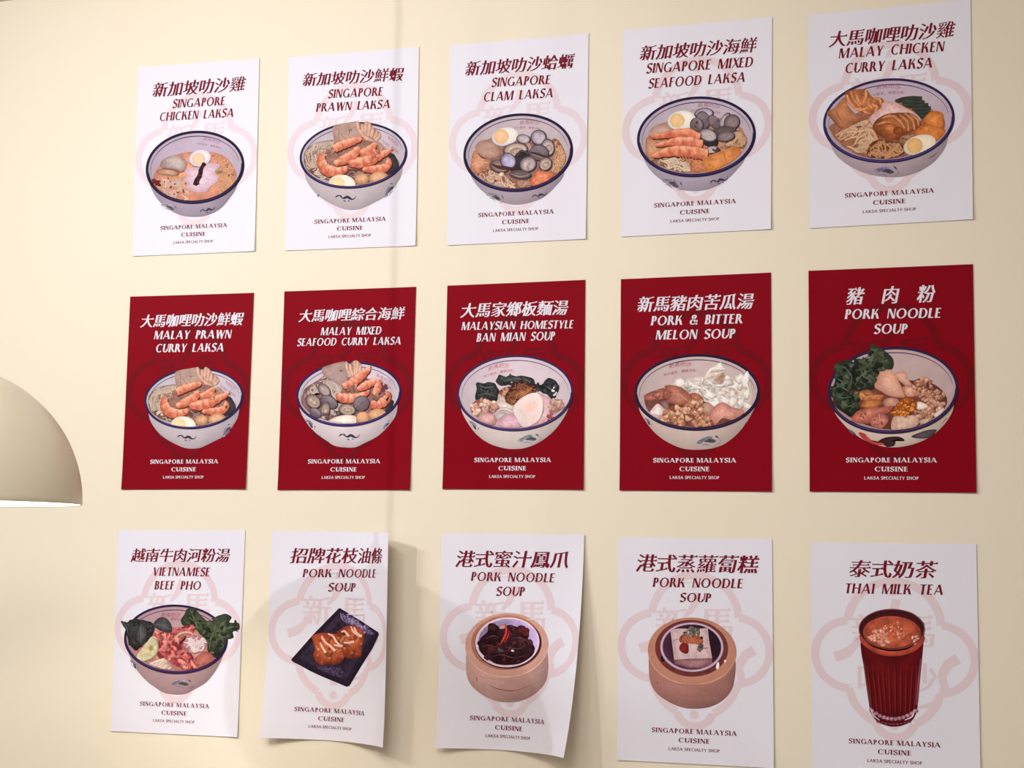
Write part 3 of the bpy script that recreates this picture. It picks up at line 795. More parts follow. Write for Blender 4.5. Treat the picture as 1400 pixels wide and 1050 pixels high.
def prawn_bowl(po, org, sc_, white=None, back=0):
    p = Pic(po, org, sc_, 'printed_bowl')
    p.bowl(654, 438, 514, 314, -5, BODY2, (206,192,208), (206,190,208), rim=(52,38,96), rw=24, gap=40)
    p.dragon(580, 838, 1.0, 2); p.flower(1000, 770, .75, -52); p.split(); p.crumbs([(305,810),(335,830),(310,835)], 2, 7, 10, [(110,100,130)])
    p.seal(985, 262, 1085, 340, 36, 930, 300, 1090, 415, 30, c=(168,96,128))
    p.new('soup', 'brown broth'); p.blob([(190,480),(300,380),(480,300),(760,280),(960,380),(1090,500),(1040,600),(850,690),(640,720),(440,690),(260,610)], (150,106,92), (146,110,100), nz=.2)
    p.new('seaweed'); p.blob([(1000,430),(1040,425),(1085,510),(1080,560),(1000,620),(950,610),(960,520)], (70,66,70), (48,42,46), nz=.25, nf=30)
    p.new('noodles'); p.noodles([(190,400),(270,330),(370,300),(480,300),(420,420),(340,460),(340,560),(420,660),(330,650),(220,590),(180,500)], 95, 10, (208,180,162), (150,112,98), ang=-60, spread=2.5)
    p.noodles([(240,570),(330,560),(420,600),(430,665),(340,660),(265,620)], 26, 11, (228,200,178), (120,80,66), ang=40)
    p.noodles([(430,600),(600,570),(760,590),(760,650),(660,690),(460,650)], 30, 8, (170,130,116), (104,66,62))
    p.new('tofu_skin', 'grey-brown tofu skin sheet'); p.blob([(455,180),(500,145),(580,130),(690,118),(720,200),(740,300),(650,320),(500,330),(470,300)], (186,150,138), (170,134,118), nz=.10, pw=3)
    p.stroke([(525,160),(515,230),(520,300)], [6,12,8], (160,120,104), (184,146,130)); p.stroke([(535,235),(570,270),(600,290)], [3,8,3], (150,112,100), (180,140,130))
    p.crumbs([(605,195),(655,195),(650,225),(610,220)], 5, 4, 8, [(110,76,72)])
    p.new('fried_curls', 'frilly strips of fried tofu skin')
    p.blob([(690,112),(735,140),(780,112),(815,130),(850,180),(905,220),(910,270),(860,300),(780,300),(720,270)], (190,144,118), (164,118,96), nz=.25, nf=24)
    for q in ([(690,110),(700,180),(730,260)], [(735,135),(745,200),(740,260)], [(780,110),(770,170),(775,250)], [(810,130),(800,200),(790,260)], [(840,170),(830,230),(820,280)], [(880,200),(870,240),(850,280)], [(905,230),(895,265),(860,290)], [(700,180),(760,260),(850,300)]):
        p.stroke(q, [18,40,42,24], (214,168,146), (160,112,96), nz=.15)
    p.noodles([(820,290),(920,300),(980,380),(900,400),(830,350)], 14, 11, (200,150,130), (150,100,86), base=False)
    p.new('prawn_shadow'); p.parts.pop()
    p.prawn([(350,420),(350,500),(400,575),(500,590),(600,560)], 100, taper=(.5,.9,1,.8,.45), tail=None)
    p.prawn([(465,380),(540,340),(640,305),(735,280)], 76, taper=(.9,1,.9,.4), tail=26)
    p.prawn([(470,520),(540,490),(640,440),(715,360)], 88, taper=(.5,.95,1,.5), bands=5)
    p.prawn([(720,420),(790,400),(850,345),(880,330)], 84, taper=(.7,1,.8,.4), bands=4)
    p.prawn([(610,515),(700,510),(820,480),(920,430),(1010,395)], 96, taper=(.5,1,.95,.75,.3), tail=28)
    p.prawn([(740,575),(840,570),(940,560),(990,520),(990,460)], 74, taper=(.4,.8,1,.9,.4), bands=5)
    p.new('prawn_meat', 'orange prawn bits'); p.crumbs([(760,430),(850,380),(900,400),(840,470)], 8, 16, 28, [(226,140,108),(200,110,84)]); p.split(); p.crumbs([(350,390),(460,370),(470,420),(400,440)], 8, 14, 24, [(170,112,92),(196,150,126)])
    p.egg(545, 715, 130, 92, 4, -40, -6, 66, (252,234,216), (250,212,160))
    p.new('fish_ball'); p.ell(735, 668, 70, 56, -10, (226,172,134), (176,120,88), dirv=(-.05,-.15))
    p.new('fish_ball'); p.ell(896, 652, 92, 58, -6, (232,180,142), (178,122,90), dirv=(-.05,-.15))
    p.front(); p.finish()

def dish_clam(po):
    p = Pic(po, (620,140), 7, 'printed_bowl')
    p.bowl(620, 482, 523, 370, -6, [(98,500),(150,660),(220,790),(330,890),(450,950),(580,980),(710,965),(860,910),(980,800),(1060,680),(1142,450)], (184,166,186), (200,182,196), rim=(44,30,74), rw=30, gap=46)
    p.flower(400, 905, .85, 22, c=(128,118,142)); p.dragon(825, 886, .75, -16)
    p.seal(636, 196, 822, 200, 40, 580, 246, 840, 256, 24, arc=10, c=(150,92,110))
    p.new('soup', 'brown broth'); p.blob([(170,600),(200,500),(300,380),(420,330),(800,330),(960,380),(1070,500),(1060,600),(980,700),(850,790),(640,830),(420,800),(260,720)], (150,98,84), (176,124,104), nz=.15)
    p.new('noodles'); p.noodles([(940,370),(1000,360),(1070,480),(1070,580),(990,680),(930,680),(960,560)], 70, 9, (224,170,130), (170,108,76))
    p.noodles([(220,680),(290,630),(400,660),(520,720),(600,790),(590,830),(420,800),(280,740)], 60, 14, (222,178,152), (150,96,76))
    p.noodles([(590,750),(720,740),(760,800),(640,830)], 22, 8, (206,150,124), (150,96,80))
    p.crumbs([(240,650),(400,700),(520,790),(300,740)], 6, 12, 18, [(90,84,70),(206,150,120)])
    p.new('tofu_puff'); p.blob([(165,640),(190,480),(240,470),(350,540),(370,640),(290,650),(220,690)], (214,150,118), (170,104,78), nz=.2)
    p.stroke([(180,600),(240,570),(330,580)], [10,24,12], (228,172,138), (180,120,90))
    p.new('tofu_puff'); p.blob([(208,430),(250,375),(330,358),(400,385),(445,460),(430,520),(370,540),(290,535),(235,480)], (196,156,138), (160,118,104), nz=.10)
    p.stroke([(235,490),(280,530),(320,535)], [4,16,6], (104,58,46), (140,90,74))
    p.egg(495, 328, 128, 86, -14, -36, 0, 72, (244,230,218), (244,190,146))
    p.clam(670, 350, 66, 44, 10); p.clam(815, 335, 74, 72, 30, c=(190,174,200))
    p.clam(905, 430, 62, 82, -10, meat=True, c=(196,180,190))
    p.new('clam_meat'); p.ell(715, 425, 50, 40, 10, (206,162,148), (150,108,100), nz=.2)
    p.clam(595, 455, 118, 68, -6, meat=True, c=(208,184,176))
    p.new('clam'); p.blob([(540,600),(620,480),(720,480),(720,640),(680,720),(580,700)], (58,46,50), (40,30,36), nz=.3, nf=20)
    p.stroke([(600,530),(640,470),(700,480),(760,530)], [6,22,16,6], (84,70,72), (40,30,34))
    p.shells(820, 480, 92, 74, 12); p.stroke([(735,480),(790,490),(850,510),(910,530)], [8,20,20,6], (72,48,44), (44,28,30)); p.stroke([(760,500),(830,525),(900,540)], [3,7,3], (168,126,100))
    p.clam(880, 590, 66, 60, -50, meat=True, c=(196,172,176))
    p.clam(440, 610, 92, 62, 14, c=(150,120,124)); p.clam(525, 560, 72, 82, -36, c=(180,172,214))
    p.stroke([(365,590),(430,620),(520,630),(585,630)], [8,34,34,8], (84,44,44), (60,30,34))
    p.clam(715, 592, 80, 72, -24, c=(184,166,178)); p.new('clam_meat'); p.ell(700, 600, 40, 34, 0, (206,180,172), (170,142,140), nz=.25, nf=14); p.crumbs([(700,620),(730,620),(720,640)], 3, 6, 10, [(120,100,130)])
    p.clam(640, 690, 104, 40, 4, c=(110,92,96)); p.stroke([(545,680),(640,712),(735,690)], [4,14,4], (176,152,150), (90,70,76))
    p.new('fish_cake', 'orange fish cake'); p.blob([(735,780),(760,720),(820,655),(900,665),(960,690),(900,760),(800,800)], (238,148,106), (206,104,70), nz=.18, nf=22)
    p.new('fish_ball'); p.ell(462, 690, 26, 20, -20, (244,220,190), (196,160,130))
    p.front(); p.finish()

def dish_seafood(po):
    p = Pic(po, (855,115), 6.5625, 'printed_bowl')
    p.bowl(638, 474, 531, 357, -5, [(108,480),(170,680),(240,790),(350,880),(470,940),(600,960),(740,945),(880,880),(1000,770),(1080,650),(1166,430)], (180,164,186), (192,174,190), rim=(44,30,74), rw=28, gap=44)
    p.flower(420, 890, .95, 24, c=(124,112,140)); p.dragon(842, 862, .85, -16)
    p.seal(652, 190, 850, 206, 38, 590, 238, 862, 262, 22, arc=8, c=(150,84,100))
    p.new('soup', 'orange broth'); p.blob([(180,600),(200,480),(300,370),(420,330),(800,300),(1000,360),(1090,480),(1070,580),(960,700),(800,780),(600,800),(400,770),(250,690)], (190,128,92), (190,136,112), nz=.15)
    p.new('noodles'); p.noodles([(960,420),(1040,430),(1095,500),(1060,580),(980,560),(900,580),(900,530)], 50, 10, (216,168,128), (150,100,76))
    p.noodles([(230,690),(330,660),(470,650),(570,710),(600,790),(480,790),(330,740)], 55, 12, (226,194,164), (150,100,76), ang=15)
    p.noodles([(590,690),(700,670),(720,760),(600,795)], 20, 9, (232,150,104), (190,104,70))
    p.new('tofu_puff'); p.blob([(180,560),(195,480),(260,500),(360,580),(350,620),(250,670),(190,650)], (204,148,110), (160,104,76), nz=.15)
    p.new('tofu_puff'); p.blob([(215,430),(260,380),(350,352),(420,400),(430,450),(330,480),(230,470)], (206,164,146), (170,124,108))
    p.egg(505, 328, 126, 88, -8, -38, 0, 66, (246,232,214), (240,190,134))
    p.clam(705, 262, 84, 48, -4, c=(186,172,200)); p.shells(700, 320, 58, 78, -20); p.shells(640, 362, 62, 58, 60); p.crumbs([(610,330),(640,330),(650,390),(620,390)], 8, 8, 14, [(150,104,84),(80,56,52)])
    p.shells(800, 340, 44, 72, -40); p.clam(890, 322, 32, 74, 32, c=(180,166,186)); p.clam(955, 340, 72, 66, -40, c=(138,120,128))
    p.clam(880, 415, 110, 34, -8, c=(100,84,84)); p.clam(900, 470, 82, 44, -10, c=(140,122,130))
    p.new('clam'); p.blob([(670,480),(760,520),(830,500),(820,560),(740,560),(690,530)], (54,42,46), (36,26,30), nz=.3)
    p.clam(742, 458, 84, 56, 18, c=(186,172,184)); p.stroke([(700,455),(750,470),(800,490)], [6,26,8], (204,180,160), (150,120,116))
    p.clam(775, 590, 66, 34, -8, c=(190,172,180)); p.new('clam_meat'); p.crumbs([(800,560),(870,560),(860,600),(800,600)], 8, 10, 18, [(80,60,60),(150,126,120)])
    p.prawn([(660,500),(570,450),(440,445),(330,465),(230,475)], 92, taper=(1,1,.7,.5,.3), c=(234,134,92), bands=5, tail=26)
    p.prawn([(690,560),(590,525),(470,515),(380,530),(270,555)], 92, taper=(1,1,.8,.5,.25), c=(236,144,104), bands=5)
    p.prawn([(740,640),(640,615),(500,600),(380,610),(240,650)], 92, taper=(1,1,.95,.8,.3), c=(238,148,104), bands=6)
    p.new('prawn_legs', 'thin orange prawn legs'); 
    for i in range(7): p.stroke([(480+i*30,640+i*6),(500+i*28,670+i*5),(490+i*30,695+i*5)], [5,6,3], (236,150,106), (190,100,70))
    p.new('fish_cake', 'orange fish cake'); p.blob([(690,760),(700,680),(780,630),(880,600),(1000,560),(1035,600),(1010,650),(880,740),(760,790)], (226,144,84), (200,112,60), nz=.14, nf=26)
    p.stroke([(880,610),(895,660),(910,710)], [4,7,3], (170,88,46), (206,120,70))
    p.front(); p.finish()

def dish_curry(po):
    p = Pic(po, (1110,90), 5.8333, 'printed_bowl')
    p.bowl(614, 438, 523, 333, -5, [(94,480),(150,630),(210,730),(320,810),(450,865),(600,888),(740,880),(880,830),(1000,740),(1080,600),(1134,420)], (180,160,172), (188,168,184), rim=(56,40,92), rw=24, gap=42)
    p.flower(590, 838, .95, 4, c=(110,96,130)); p.split(); p.stroke([(930,740),(975,715),(1000,690)], [3,8,3], (96,70,90))
    p.seal(512, 178, 706, 176, 36, 450, 244, 745, 216, 24, arc=14, c=(150,70,80))
    p.new('soup', 'dark curry broth'); p.blob([(140,490),(230,440),(400,360),(600,300),(860,310),(1050,420),(1040,540),(940,640),(760,720),(560,742),(360,710),(210,610)], (140,80,54), (150,96,76), nz=.2)
    p.new('green_beans', 'dark green beans')
    for q in ([(665,285),(760,265),(880,258)], [(690,275),(800,285),(900,290)], [(720,310),(820,320),(930,310)], [(800,340),(880,345),(950,335)], [(820,370),(880,375),(945,360)], [(845,395),(890,400),(930,385)]):
        p.stroke(q, [26,42,40,26], (58,62,50), (34,36,30), nz=.2)
    p.new('tofu_skin', 'brown tofu skin sheet'); p.blob([(120,375),(180,335),(260,250),(290,320),(360,400),(380,440),(330,480),(250,510),(180,450)], (190,122,82), (150,90,58), nz=.14, dirv=(.05,-.1))
    p.stroke([(190,345),(210,400),(260,470)], [8,18,8], (160,98,64), (186,120,82)); p.stroke([(130,385),(200,470),(240,505)], [4,12,4], (120,70,46))
    p.new('fried_curls', 'frilly brown fried tofu skin'); p.blob([(265,230),(300,195),(430,190),(480,250),(560,260),(575,310),(520,370),(440,390),(350,350),(290,300)], (180,106,66), (140,76,46), nz=.25, nf=26)
    for q in ([(280,230),(300,290),(350,340)], [(310,200),(330,260),(380,320)], [(350,220),(370,280),(400,310)], [(430,190),(430,250),(400,300)], [(460,260),(450,300),(480,340)], [(490,260),(540,270),(550,310)], [(480,310),(520,330),(500,370)], [(380,330),(430,370),(470,380)], [(330,340),(400,350),(450,330)]):
        p.stroke(q, [12,28,26,12], (212,138,90), (150,84,50), nz=.2)
    p.new('potato_mash', 'pale pink mashed mound'); p.blob([(445,470),(470,400),(545,340),(570,290),(650,285),(760,340),(840,390),(860,440),(700,420),(560,440),(490,490)], (226,186,176), (200,150,140), nz=.10, nf=22)
    p.new('noodles'); p.noodles([(175,520),(250,510),(380,450),(450,430),(520,560),(540,640),(460,700),(360,690),(240,620),(170,560)], 110, 11, (216,168,130), (160,100,70), ang=25, spread=3)
    p.noodles([(470,620),(560,590),(700,620),(740,690),(640,740),(520,740),(440,720)], 46, 12, (196,138,94), (110,56,36), curl=.7)
    p.noodles([(700,570),(800,540),(840,560),(750,610),(700,610)], 14, 8, (190,134,96), (110,56,36), base=False)
    p.crumbs([(300,480),(460,450),(500,560),(340,560)], 10, 5, 8, [(140,70,50)])
    p.new('curry_chicken', 'glossy brown curry chicken'); p.blob([(485,490),(520,430),(600,385),(720,375),(800,385),(860,450),(870,490),(800,520),(720,560),(640,590),(540,560)], (170,98,54), (120,60,32), nz=.2, nf=34)
    for q in ([(740,380),(800,430),(820,510)], [(780,385),(840,430),(850,480)], [(700,390),(760,450),(770,520)], [(640,400),(700,440),(740,500)], [(560,420),(620,400),(680,410)], [(520,470),(590,450),(640,470),(650,520)]):
        p.stroke(q, [10,30,14], (200,130,84), (128,66,36), nz=.2)
    p.ell(620, 500, 62, 44, 10, (204,122,66), (140,70,34), nz=.2, nf=20); p.ell(690, 520, 40, 34, 0, (150,78,40), (110,52,26), nz=.2)
    p.new('tofu_puff', 'bright orange tofu puff'); p.blob([(890,440),(920,390),(970,360),(1040,380),(1050,440),(1040,490),(960,490)], (224,136,70), (180,94,42), nz=.14, nf=24)
    p.new('tofu_puff', 'bright orange tofu puff'); p.blob([(820,540),(870,480),(930,470),(1055,505),(1050,550),(990,600),(900,570)], (220,132,66), (180,94,40), nz=.14, nf=24)
    p.egg(860, 632, 132, 78, -16, -40, 6, 64, (236,212,184), (224,172,110))
    p.front(); p.finish()

def dish_mixed(po):
    p = Pic(po, (380,480), 7, 'printed_bowl')
    p.bowl(680, 412, 501, 308, -4, [(182,440),(215,570),(280,690),(370,790),(470,860),(540,905),(640,922),(740,920),(830,880),(960,810),(1080,690),(1140,570),(1180,390)], (224,208,222), (214,196,212), rim=(54,38,104), rw=24, gap=42)
    p.dragon(685, 810, 1.0, 0); p.flower(310, 700, .6, 52); p.flower(1040, 710, .5, -48); p.split(); p.crumbs([(395,810),(412,812),(402,822)], 1, 6, 8, [(110,100,140)])
    p.seal(945, 228, 1080, 300, 34, 985, 280, 1085, 360, 28, c=(170,90,124))
    p.new('seaweed'); p.blob([(980,540),(1060,470),(1110,480),(1090,550),(1040,590)], (62,52,58), (44,36,42), nz=.25)
    p.new('soup', 'brown broth'); p.blob([(220,460),(300,350),(500,270),(800,250),(980,330),(1060,450),(1000,590),(800,680),(600,690),(400,640),(270,560)], (150,106,96), (130,90,86), nz=.15)
    p.new('noodles'); p.noodles([(250,370),(380,280),(500,215),(600,300),(620,360),(560,480),(620,520),(560,620),(500,600),(460,440),(380,400),(300,420),(250,460)], 110, 11, (206,180,168), (140,102,94))
    p.new('tofu_skin', 'grey tofu skin sheet'); p.blob([(425,165),(500,130),(600,105),(650,110),(670,210),(660,290),(610,330),(540,300),(470,255),(430,220)], (180,148,142), (160,126,116), nz=.1)
    p.crumbs([(590,185),(625,185),(620,210)], 4, 5, 8, [(110,80,80)])
    p.new('fried_curls', 'frilly strips of fried tofu skin')
    p.blob([(650,100),(690,120),(730,92),(770,95),(805,150),(780,220),(720,260),(680,220)], (194,148,130), (160,116,104), nz=.25, nf=24)
    for q in ([(655,105),(665,180),(700,240)], [(690,125),(700,190),(720,240)], [(730,95),(740,160),(730,240)], [(760,95),(760,170),(750,230)], [(790,140),(780,190),(760,240)]): p.stroke(q, [14,32,32,16], (220,174,150), (160,112,98), nz=.12)
    p.prawn([(620,340),(700,310),(790,240),(885,160)], 82, taper=(.6,1,.95,.35), c=(240,156,126), tail=20)
    p.prawn([(575,400),(600,440),(680,450),(780,440),(880,370)], 90, taper=(.5,.95,.9,.7,.3), c=(240,156,126))
    p.prawn([(760,370),(840,330),(900,300),(980,290)], 70, taper=(.5,1,.9,.5), c=(240,156,126), bands=5)
    p.prawn([(920,420),(950,370),(965,320),(980,270)], 66, taper=(.7,1,.9,.4), c=(240,156,126), bands=4)
    p.prawn([(890,500),(950,510),(1020,480),(1060,420),(1030,390)], 84, taper=(.9,1,.95,.7,.3), c=(240,156,126), bands=5)
    p.new('prawn_meat', 'orange and dark prawn bits'); p.crumbs([(660,350),(760,330),(720,400),(680,390)], 8, 14, 24, [(150,100,88),(210,150,130)]); p.split(); p.crumbs([(920,410),(1000,400),(1010,450),(930,460)], 7, 14, 26, [(110,76,66),(150,110,92)]); p.split(); p.crumbs([(990,300),(1040,330),(1050,400),(1010,390)], 8, 10, 18, [(120,56,60),(80,50,60)])
    p.clam(445, 372, 74, 46, 48, c=(170,150,156)); p.clam(340, 480, 78, 62, 44, meat=True, c=(176,154,152)); p.new('clam_meat'); p.ell(318,468,18,20,0,(224,190,176),(180,140,130))
    p.shells(490, 485, 88, 56, 30); p.shells(360, 590, 60, 42, 30); p.clam(455, 560, 42, 76, 8, meat=True, c=(170,150,148)); p.crumbs([(420,590),(490,600),(480,640),(425,640)], 8, 12, 20, [(110,80,84),(190,160,150)])
    p.new('clam_meat'); p.crumbs([(510,560),(600,580),(560,640),(510,630)], 12, 10, 18, [(86,60,62),(140,110,104)])
    p.clam(665, 560, 82, 56, 6, meat=True, c=(194,168,158)); p.shells(800, 500, 76, 72, -36); p.stroke([(740,590),(800,570),(880,480)], [6,20,8], (120,96,92), (80,60,62))
    p.new('egg_half', 'white of a halved egg seen edge-on'); p.blob([(488,665),(560,630),(650,612),(735,620),(752,655),(740,692),(620,690),(520,680)], (254,236,222), (226,196,180))
    p.new('fish_ball'); p.ell(815, 640, 64, 60, -10, (228,174,134), (180,120,86), dirv=(-.05,-.15)); p.new('fish_ball'); p.ell(952, 608, 88, 56, -6, (230,176,134), (180,120,88), dirv=(-.05,-.15))
    p.front(); p.finish()

def dish_banmian(po):
    p = Pic(po, (615,480), 7, 'printed_bowl')
    p.bowl(626, 403, 554, 361, -2, [(74,420),(110,560),(180,700),(270,810),(380,885),(500,925),(610,938),(730,925),(860,870),(990,770),(1090,640),(1140,520),(1180,400)], (220,202,206), (214,194,208), rim=(66,44,98), rw=24, gap=44)
    p.flower(760, 840, 1.0, -4, c=(116,116,134)); p.flower(230, 715, .6, 52, c=(120,110,140))
    p.seal(370, 172, 566, 138, 44, 325, 246, 615, 186, 28, arc=14, c=(196,72,84), t2='叻沙基本，獨樣沒有。')
    p.new('seaweed', 'nearly black seaweed sheets'); p.leaf(None or [(265,295),(330,310),(400,300),(460,340),(470,440),(420,490),(360,470),(240,470),(250,390)], (58,58,56), (40,40,40), ruffle=14)
    p.leaf([(450,290),(470,225),(530,245),(600,235),(720,240),(800,275),(810,310),(700,310),(560,330),(470,330)], (66,64,62), (46,46,46), ruffle=14)
    p.leaf([(800,310),(880,320),(945,268),(1000,285),(1045,340),(1030,420),(980,460),(900,400),(830,370)], (54,54,56), (38,38,40), ruffle=14)
    for q in ([(285,330),(350,350),(420,340)], [(480,260),(540,280),(640,260),(760,290)], [(270,420),(350,410),(440,430)], [(920,330),(960,360),(1000,380)], [(560,250),(600,290)], [(700,250),(760,290)]): p.stroke(q, [4,14,5], (96,94,90), (62,62,60), nz=.3)
    p.crumbs([(975,335),(1000,345),(1030,400),(1000,450),(985,440)], 5, 9, 16, [(240,226,226)]); p.crumbs([(580,285),(600,290),(590,305)], 1, 8, 9, [(210,200,200)])
    p.new('pork_slice'); p.blob([(830,405),(900,420),(980,480),(970,580),(920,680),(780,725),(880,620),(890,500)], (236,192,190), (206,150,150))
    p.new('minced_pork'); p.crumbs([(960,480),(1040,460),(1090,500),(1080,550),(980,610),(950,560)], 26, 16, 28, [(216,168,148),(190,130,118),(230,186,166)], dark=(170,112,100))
    p.crumbs([(940,620),(1010,600),(1000,650),(940,680)], 6, 14, 24, [(130,36,50),(160,70,76)])
    p.new('pork_slice'); p.blob([(470,410),(520,420),(600,500),(620,600),(520,560),(440,520),(460,460)], (222,196,184), (180,150,140))
    p.new('fried_anchovy', 'dark brown fried anchovies'); p.crumbs([(470,390),(560,340),(640,360),(600,440),(520,440)], 22, 16, 30, [(224,170,138),(196,132,104),(150,80,60)], dark=(120,60,46))
    p.noodles([(530,470),(560,380),(640,300),(780,310),(840,360),(800,410),(690,440),(600,520)], 85, 10, (142,84,58), (74,34,28), curl=.6, L=(5,13)); p.noodles([(560,470),(680,360),(820,340),(700,440),(600,520)], 26, 9, (196,122,72), (90,40,30), base=False, L=(5,12))
    p.new('fish_slice'); p.blob([(430,520),(480,470),(560,500),(620,540),(610,560),(470,545)], (228,208,192), (190,160,146)); p.stroke([(470,560),(540,555),(610,590)], [16,30,14], (224,206,196), (150,120,110))
    p.blob([(435,610),(490,580),(540,600),(470,660),(440,650)], (206,190,184), (170,146,140))
    p.new('pork_slice'); p.blob([(440,705),(480,640),(560,600),(640,630),(690,720),(560,735)], (234,190,198), (196,140,146), nz=.12)
    for q in ([(560,620),(600,660),(680,710)], [(480,680),(560,660),(620,670)], [(610,690),(660,700),(680,715)]): p.stroke(q, [3,9,4], (204,150,160), (226,182,190))
    p.new('minced_pork'); p.crumbs([(200,560),(240,480),(330,460),(430,500),(450,560),(400,600),(300,580),(240,610)], 42, 18, 32, [(228,176,156),(206,144,124),(236,192,170)], dark=(150,84,74))
    p.new('meatball'); p.blob([(270,640),(300,600),(370,590),(430,620),(445,690),(400,710),(320,680)], (230,180,172), (180,120,114), dirv=(-.05,-.1))
    p.new('poached_egg', 'smooth white poached egg'); p.blob([(610,560),(640,500),(720,430),(810,400),(870,430),(895,520),(880,610),(830,680),(720,728),(670,690),(630,620)], (240,206,196), (238,214,208), dirv=(.02,-.04), nz=.04, pw=3)
    p.ell(770, 540, 78, 64, -30, (242,196,180), (241,208,197), nz=.03, pw=1.5); p.stroke([(880,620),(830,690),(720,735)], [3,9,4], (206,150,140), (230,190,182))
    p.front(); p.finish()

def dish_melon(po):
    p = Pic(po, (858,475), 6.5625, 'printed_bowl')
    p.bowl(625, 404, 560, 340, -1, [(66,420),(100,540),(160,660),(250,770),(360,850),(490,905),(620,918),(760,905),(880,860),(1000,760),(1100,620),(1150,500),(1184,400)], (204,180,178), (196,172,174), rim=(40,26,60), rw=28, gap=44)
    p.flower(725, 838, 1.0, -4, c=(96,96,116)); p.flower(185, 670, .45, 55, c=(96,86,110)); p.split(); p.stroke([(1040,700),(1080,660)], [3,8], (130,80,84))
    p.seal(372, 172, 572, 152, 42, 325, 250, 622, 206, 28, arc=12, c=(158,36,50))
    p.new('soup', 'dark broth'); p.blob([(160,440),(300,380),(700,400),(1060,460),(1050,580),(900,680),(700,715),(500,705),(300,640),(180,560)], (92,52,44), (110,64,54), nz=.2)
    p.new('white_fungus', 'frilly white fungus'); pts = [(430,330),(530,290),(640,265),(700,260),(740,195),(810,175),(875,190),(880,260),(960,270),(1060,265),(1100,340),(1120,440),(1080,560),(1000,600),(860,520),(700,490),(560,400)]
    p.leaf(pts, (228,208,192), (206,182,168), nz=.10)
    p.crumbs(pts, 46, 34, 70, [(234,216,202),(228,208,194),(224,202,188)], asp=.6, jag=.4)
    for q in ([(480,320),(560,330),(650,310)], [(560,370),(640,360),(720,380)], [(700,280),(760,330),(850,340),(880,300)], [(860,370),(940,350),(1000,400),(960,450),(940,410)], [(760,420),(840,440),(940,500)], [(1000,300),(1070,340),(1090,420)], [(680,430),(760,470),(800,480)], [(1020,480),(1060,420)]): p.stroke(q, [4,18,5], (236,220,206), (204,182,166), nz=.25)
    p.blob([(770,290),(800,240),(870,220),(880,260),(850,330),(790,320)], (160,124,98), (206,180,164), nz=.2); p.ell(978, 412, 24, 32, -20, (176,146,120), (216,194,180))
    p.stroke([(700,265),(745,200),(810,185),(870,195)], [10,26,30,14], (238,220,204), (214,190,172))
    p.new('pork_liver'); p.blob([(150,430),(240,390),(330,365),(390,400),(380,450),(280,470),(170,475)], (178,110,90), (130,70,58), nz=.22, nf=30); p.crumbs([(220,400),(330,390),(340,450),(200,460)], 14, 6, 12, [(120,60,50),(150,84,70)])
    p.new('pork_liver'); p.blob([(330,350),(410,340),(520,380),(580,460),(560,490),(480,520),(400,500),(350,480),(390,410)], (186,118,96), (140,76,60), nz=.14)
    p.stroke([(390,420),(460,420),(540,480)], [6,20,8], (200,136,114), (150,86,70))
    p.new('pork_slice'); p.blob([(560,420),(620,410),(680,460),(660,490),(590,470)], (180,116,86), (130,70,50), nz=.25)
    p.new('onion_slice', 'pale translucent onion'); p.blob([(650,510),(720,500),(770,530),(750,590),(700,610),(660,570)], (190,150,124), (166,120,96)); p.split(); p.blob([(300,490),(350,480),(375,550),(330,560)], (150,112,100), (110,76,70))
    p.new('fish_cake', 'white fish cake'); p.blob([(230,540),(270,505),(310,530),(345,580),(310,640),(250,620),(200,590)], (236,214,208), (200,164,156), nz=.12); p.stroke([(210,595),(270,610),(340,600)], [4,10,4], (190,150,140))
    p.new('minced_pork'); p.crumbs([(350,560),(430,520),(500,560),(520,700),(400,690),(305,640)], 46, 15, 28, [(206,148,112),(180,116,86),(220,166,132)], dark=(130,72,52))
    p.new('minced_pork'); p.crumbs([(490,540),(560,490),(680,490),(660,560),(720,620),(770,690),(640,710),(560,700),(520,620)], 60, 15, 28, [(206,148,114),(184,118,88),(222,168,136)], dark=(130,72,52))
    p.new('pork_slice'); p.blob([(735,600),(790,520),(860,495),(930,530),(1040,570),(1020,610),(940,650),(850,640),(790,695),(760,660)], (214,150,132), (176,108,94), nz=.14); p.stroke([(830,640),(900,590),(960,610)], [5,14,5], (226,170,152), (180,116,100))
    p.front(); p.finish()

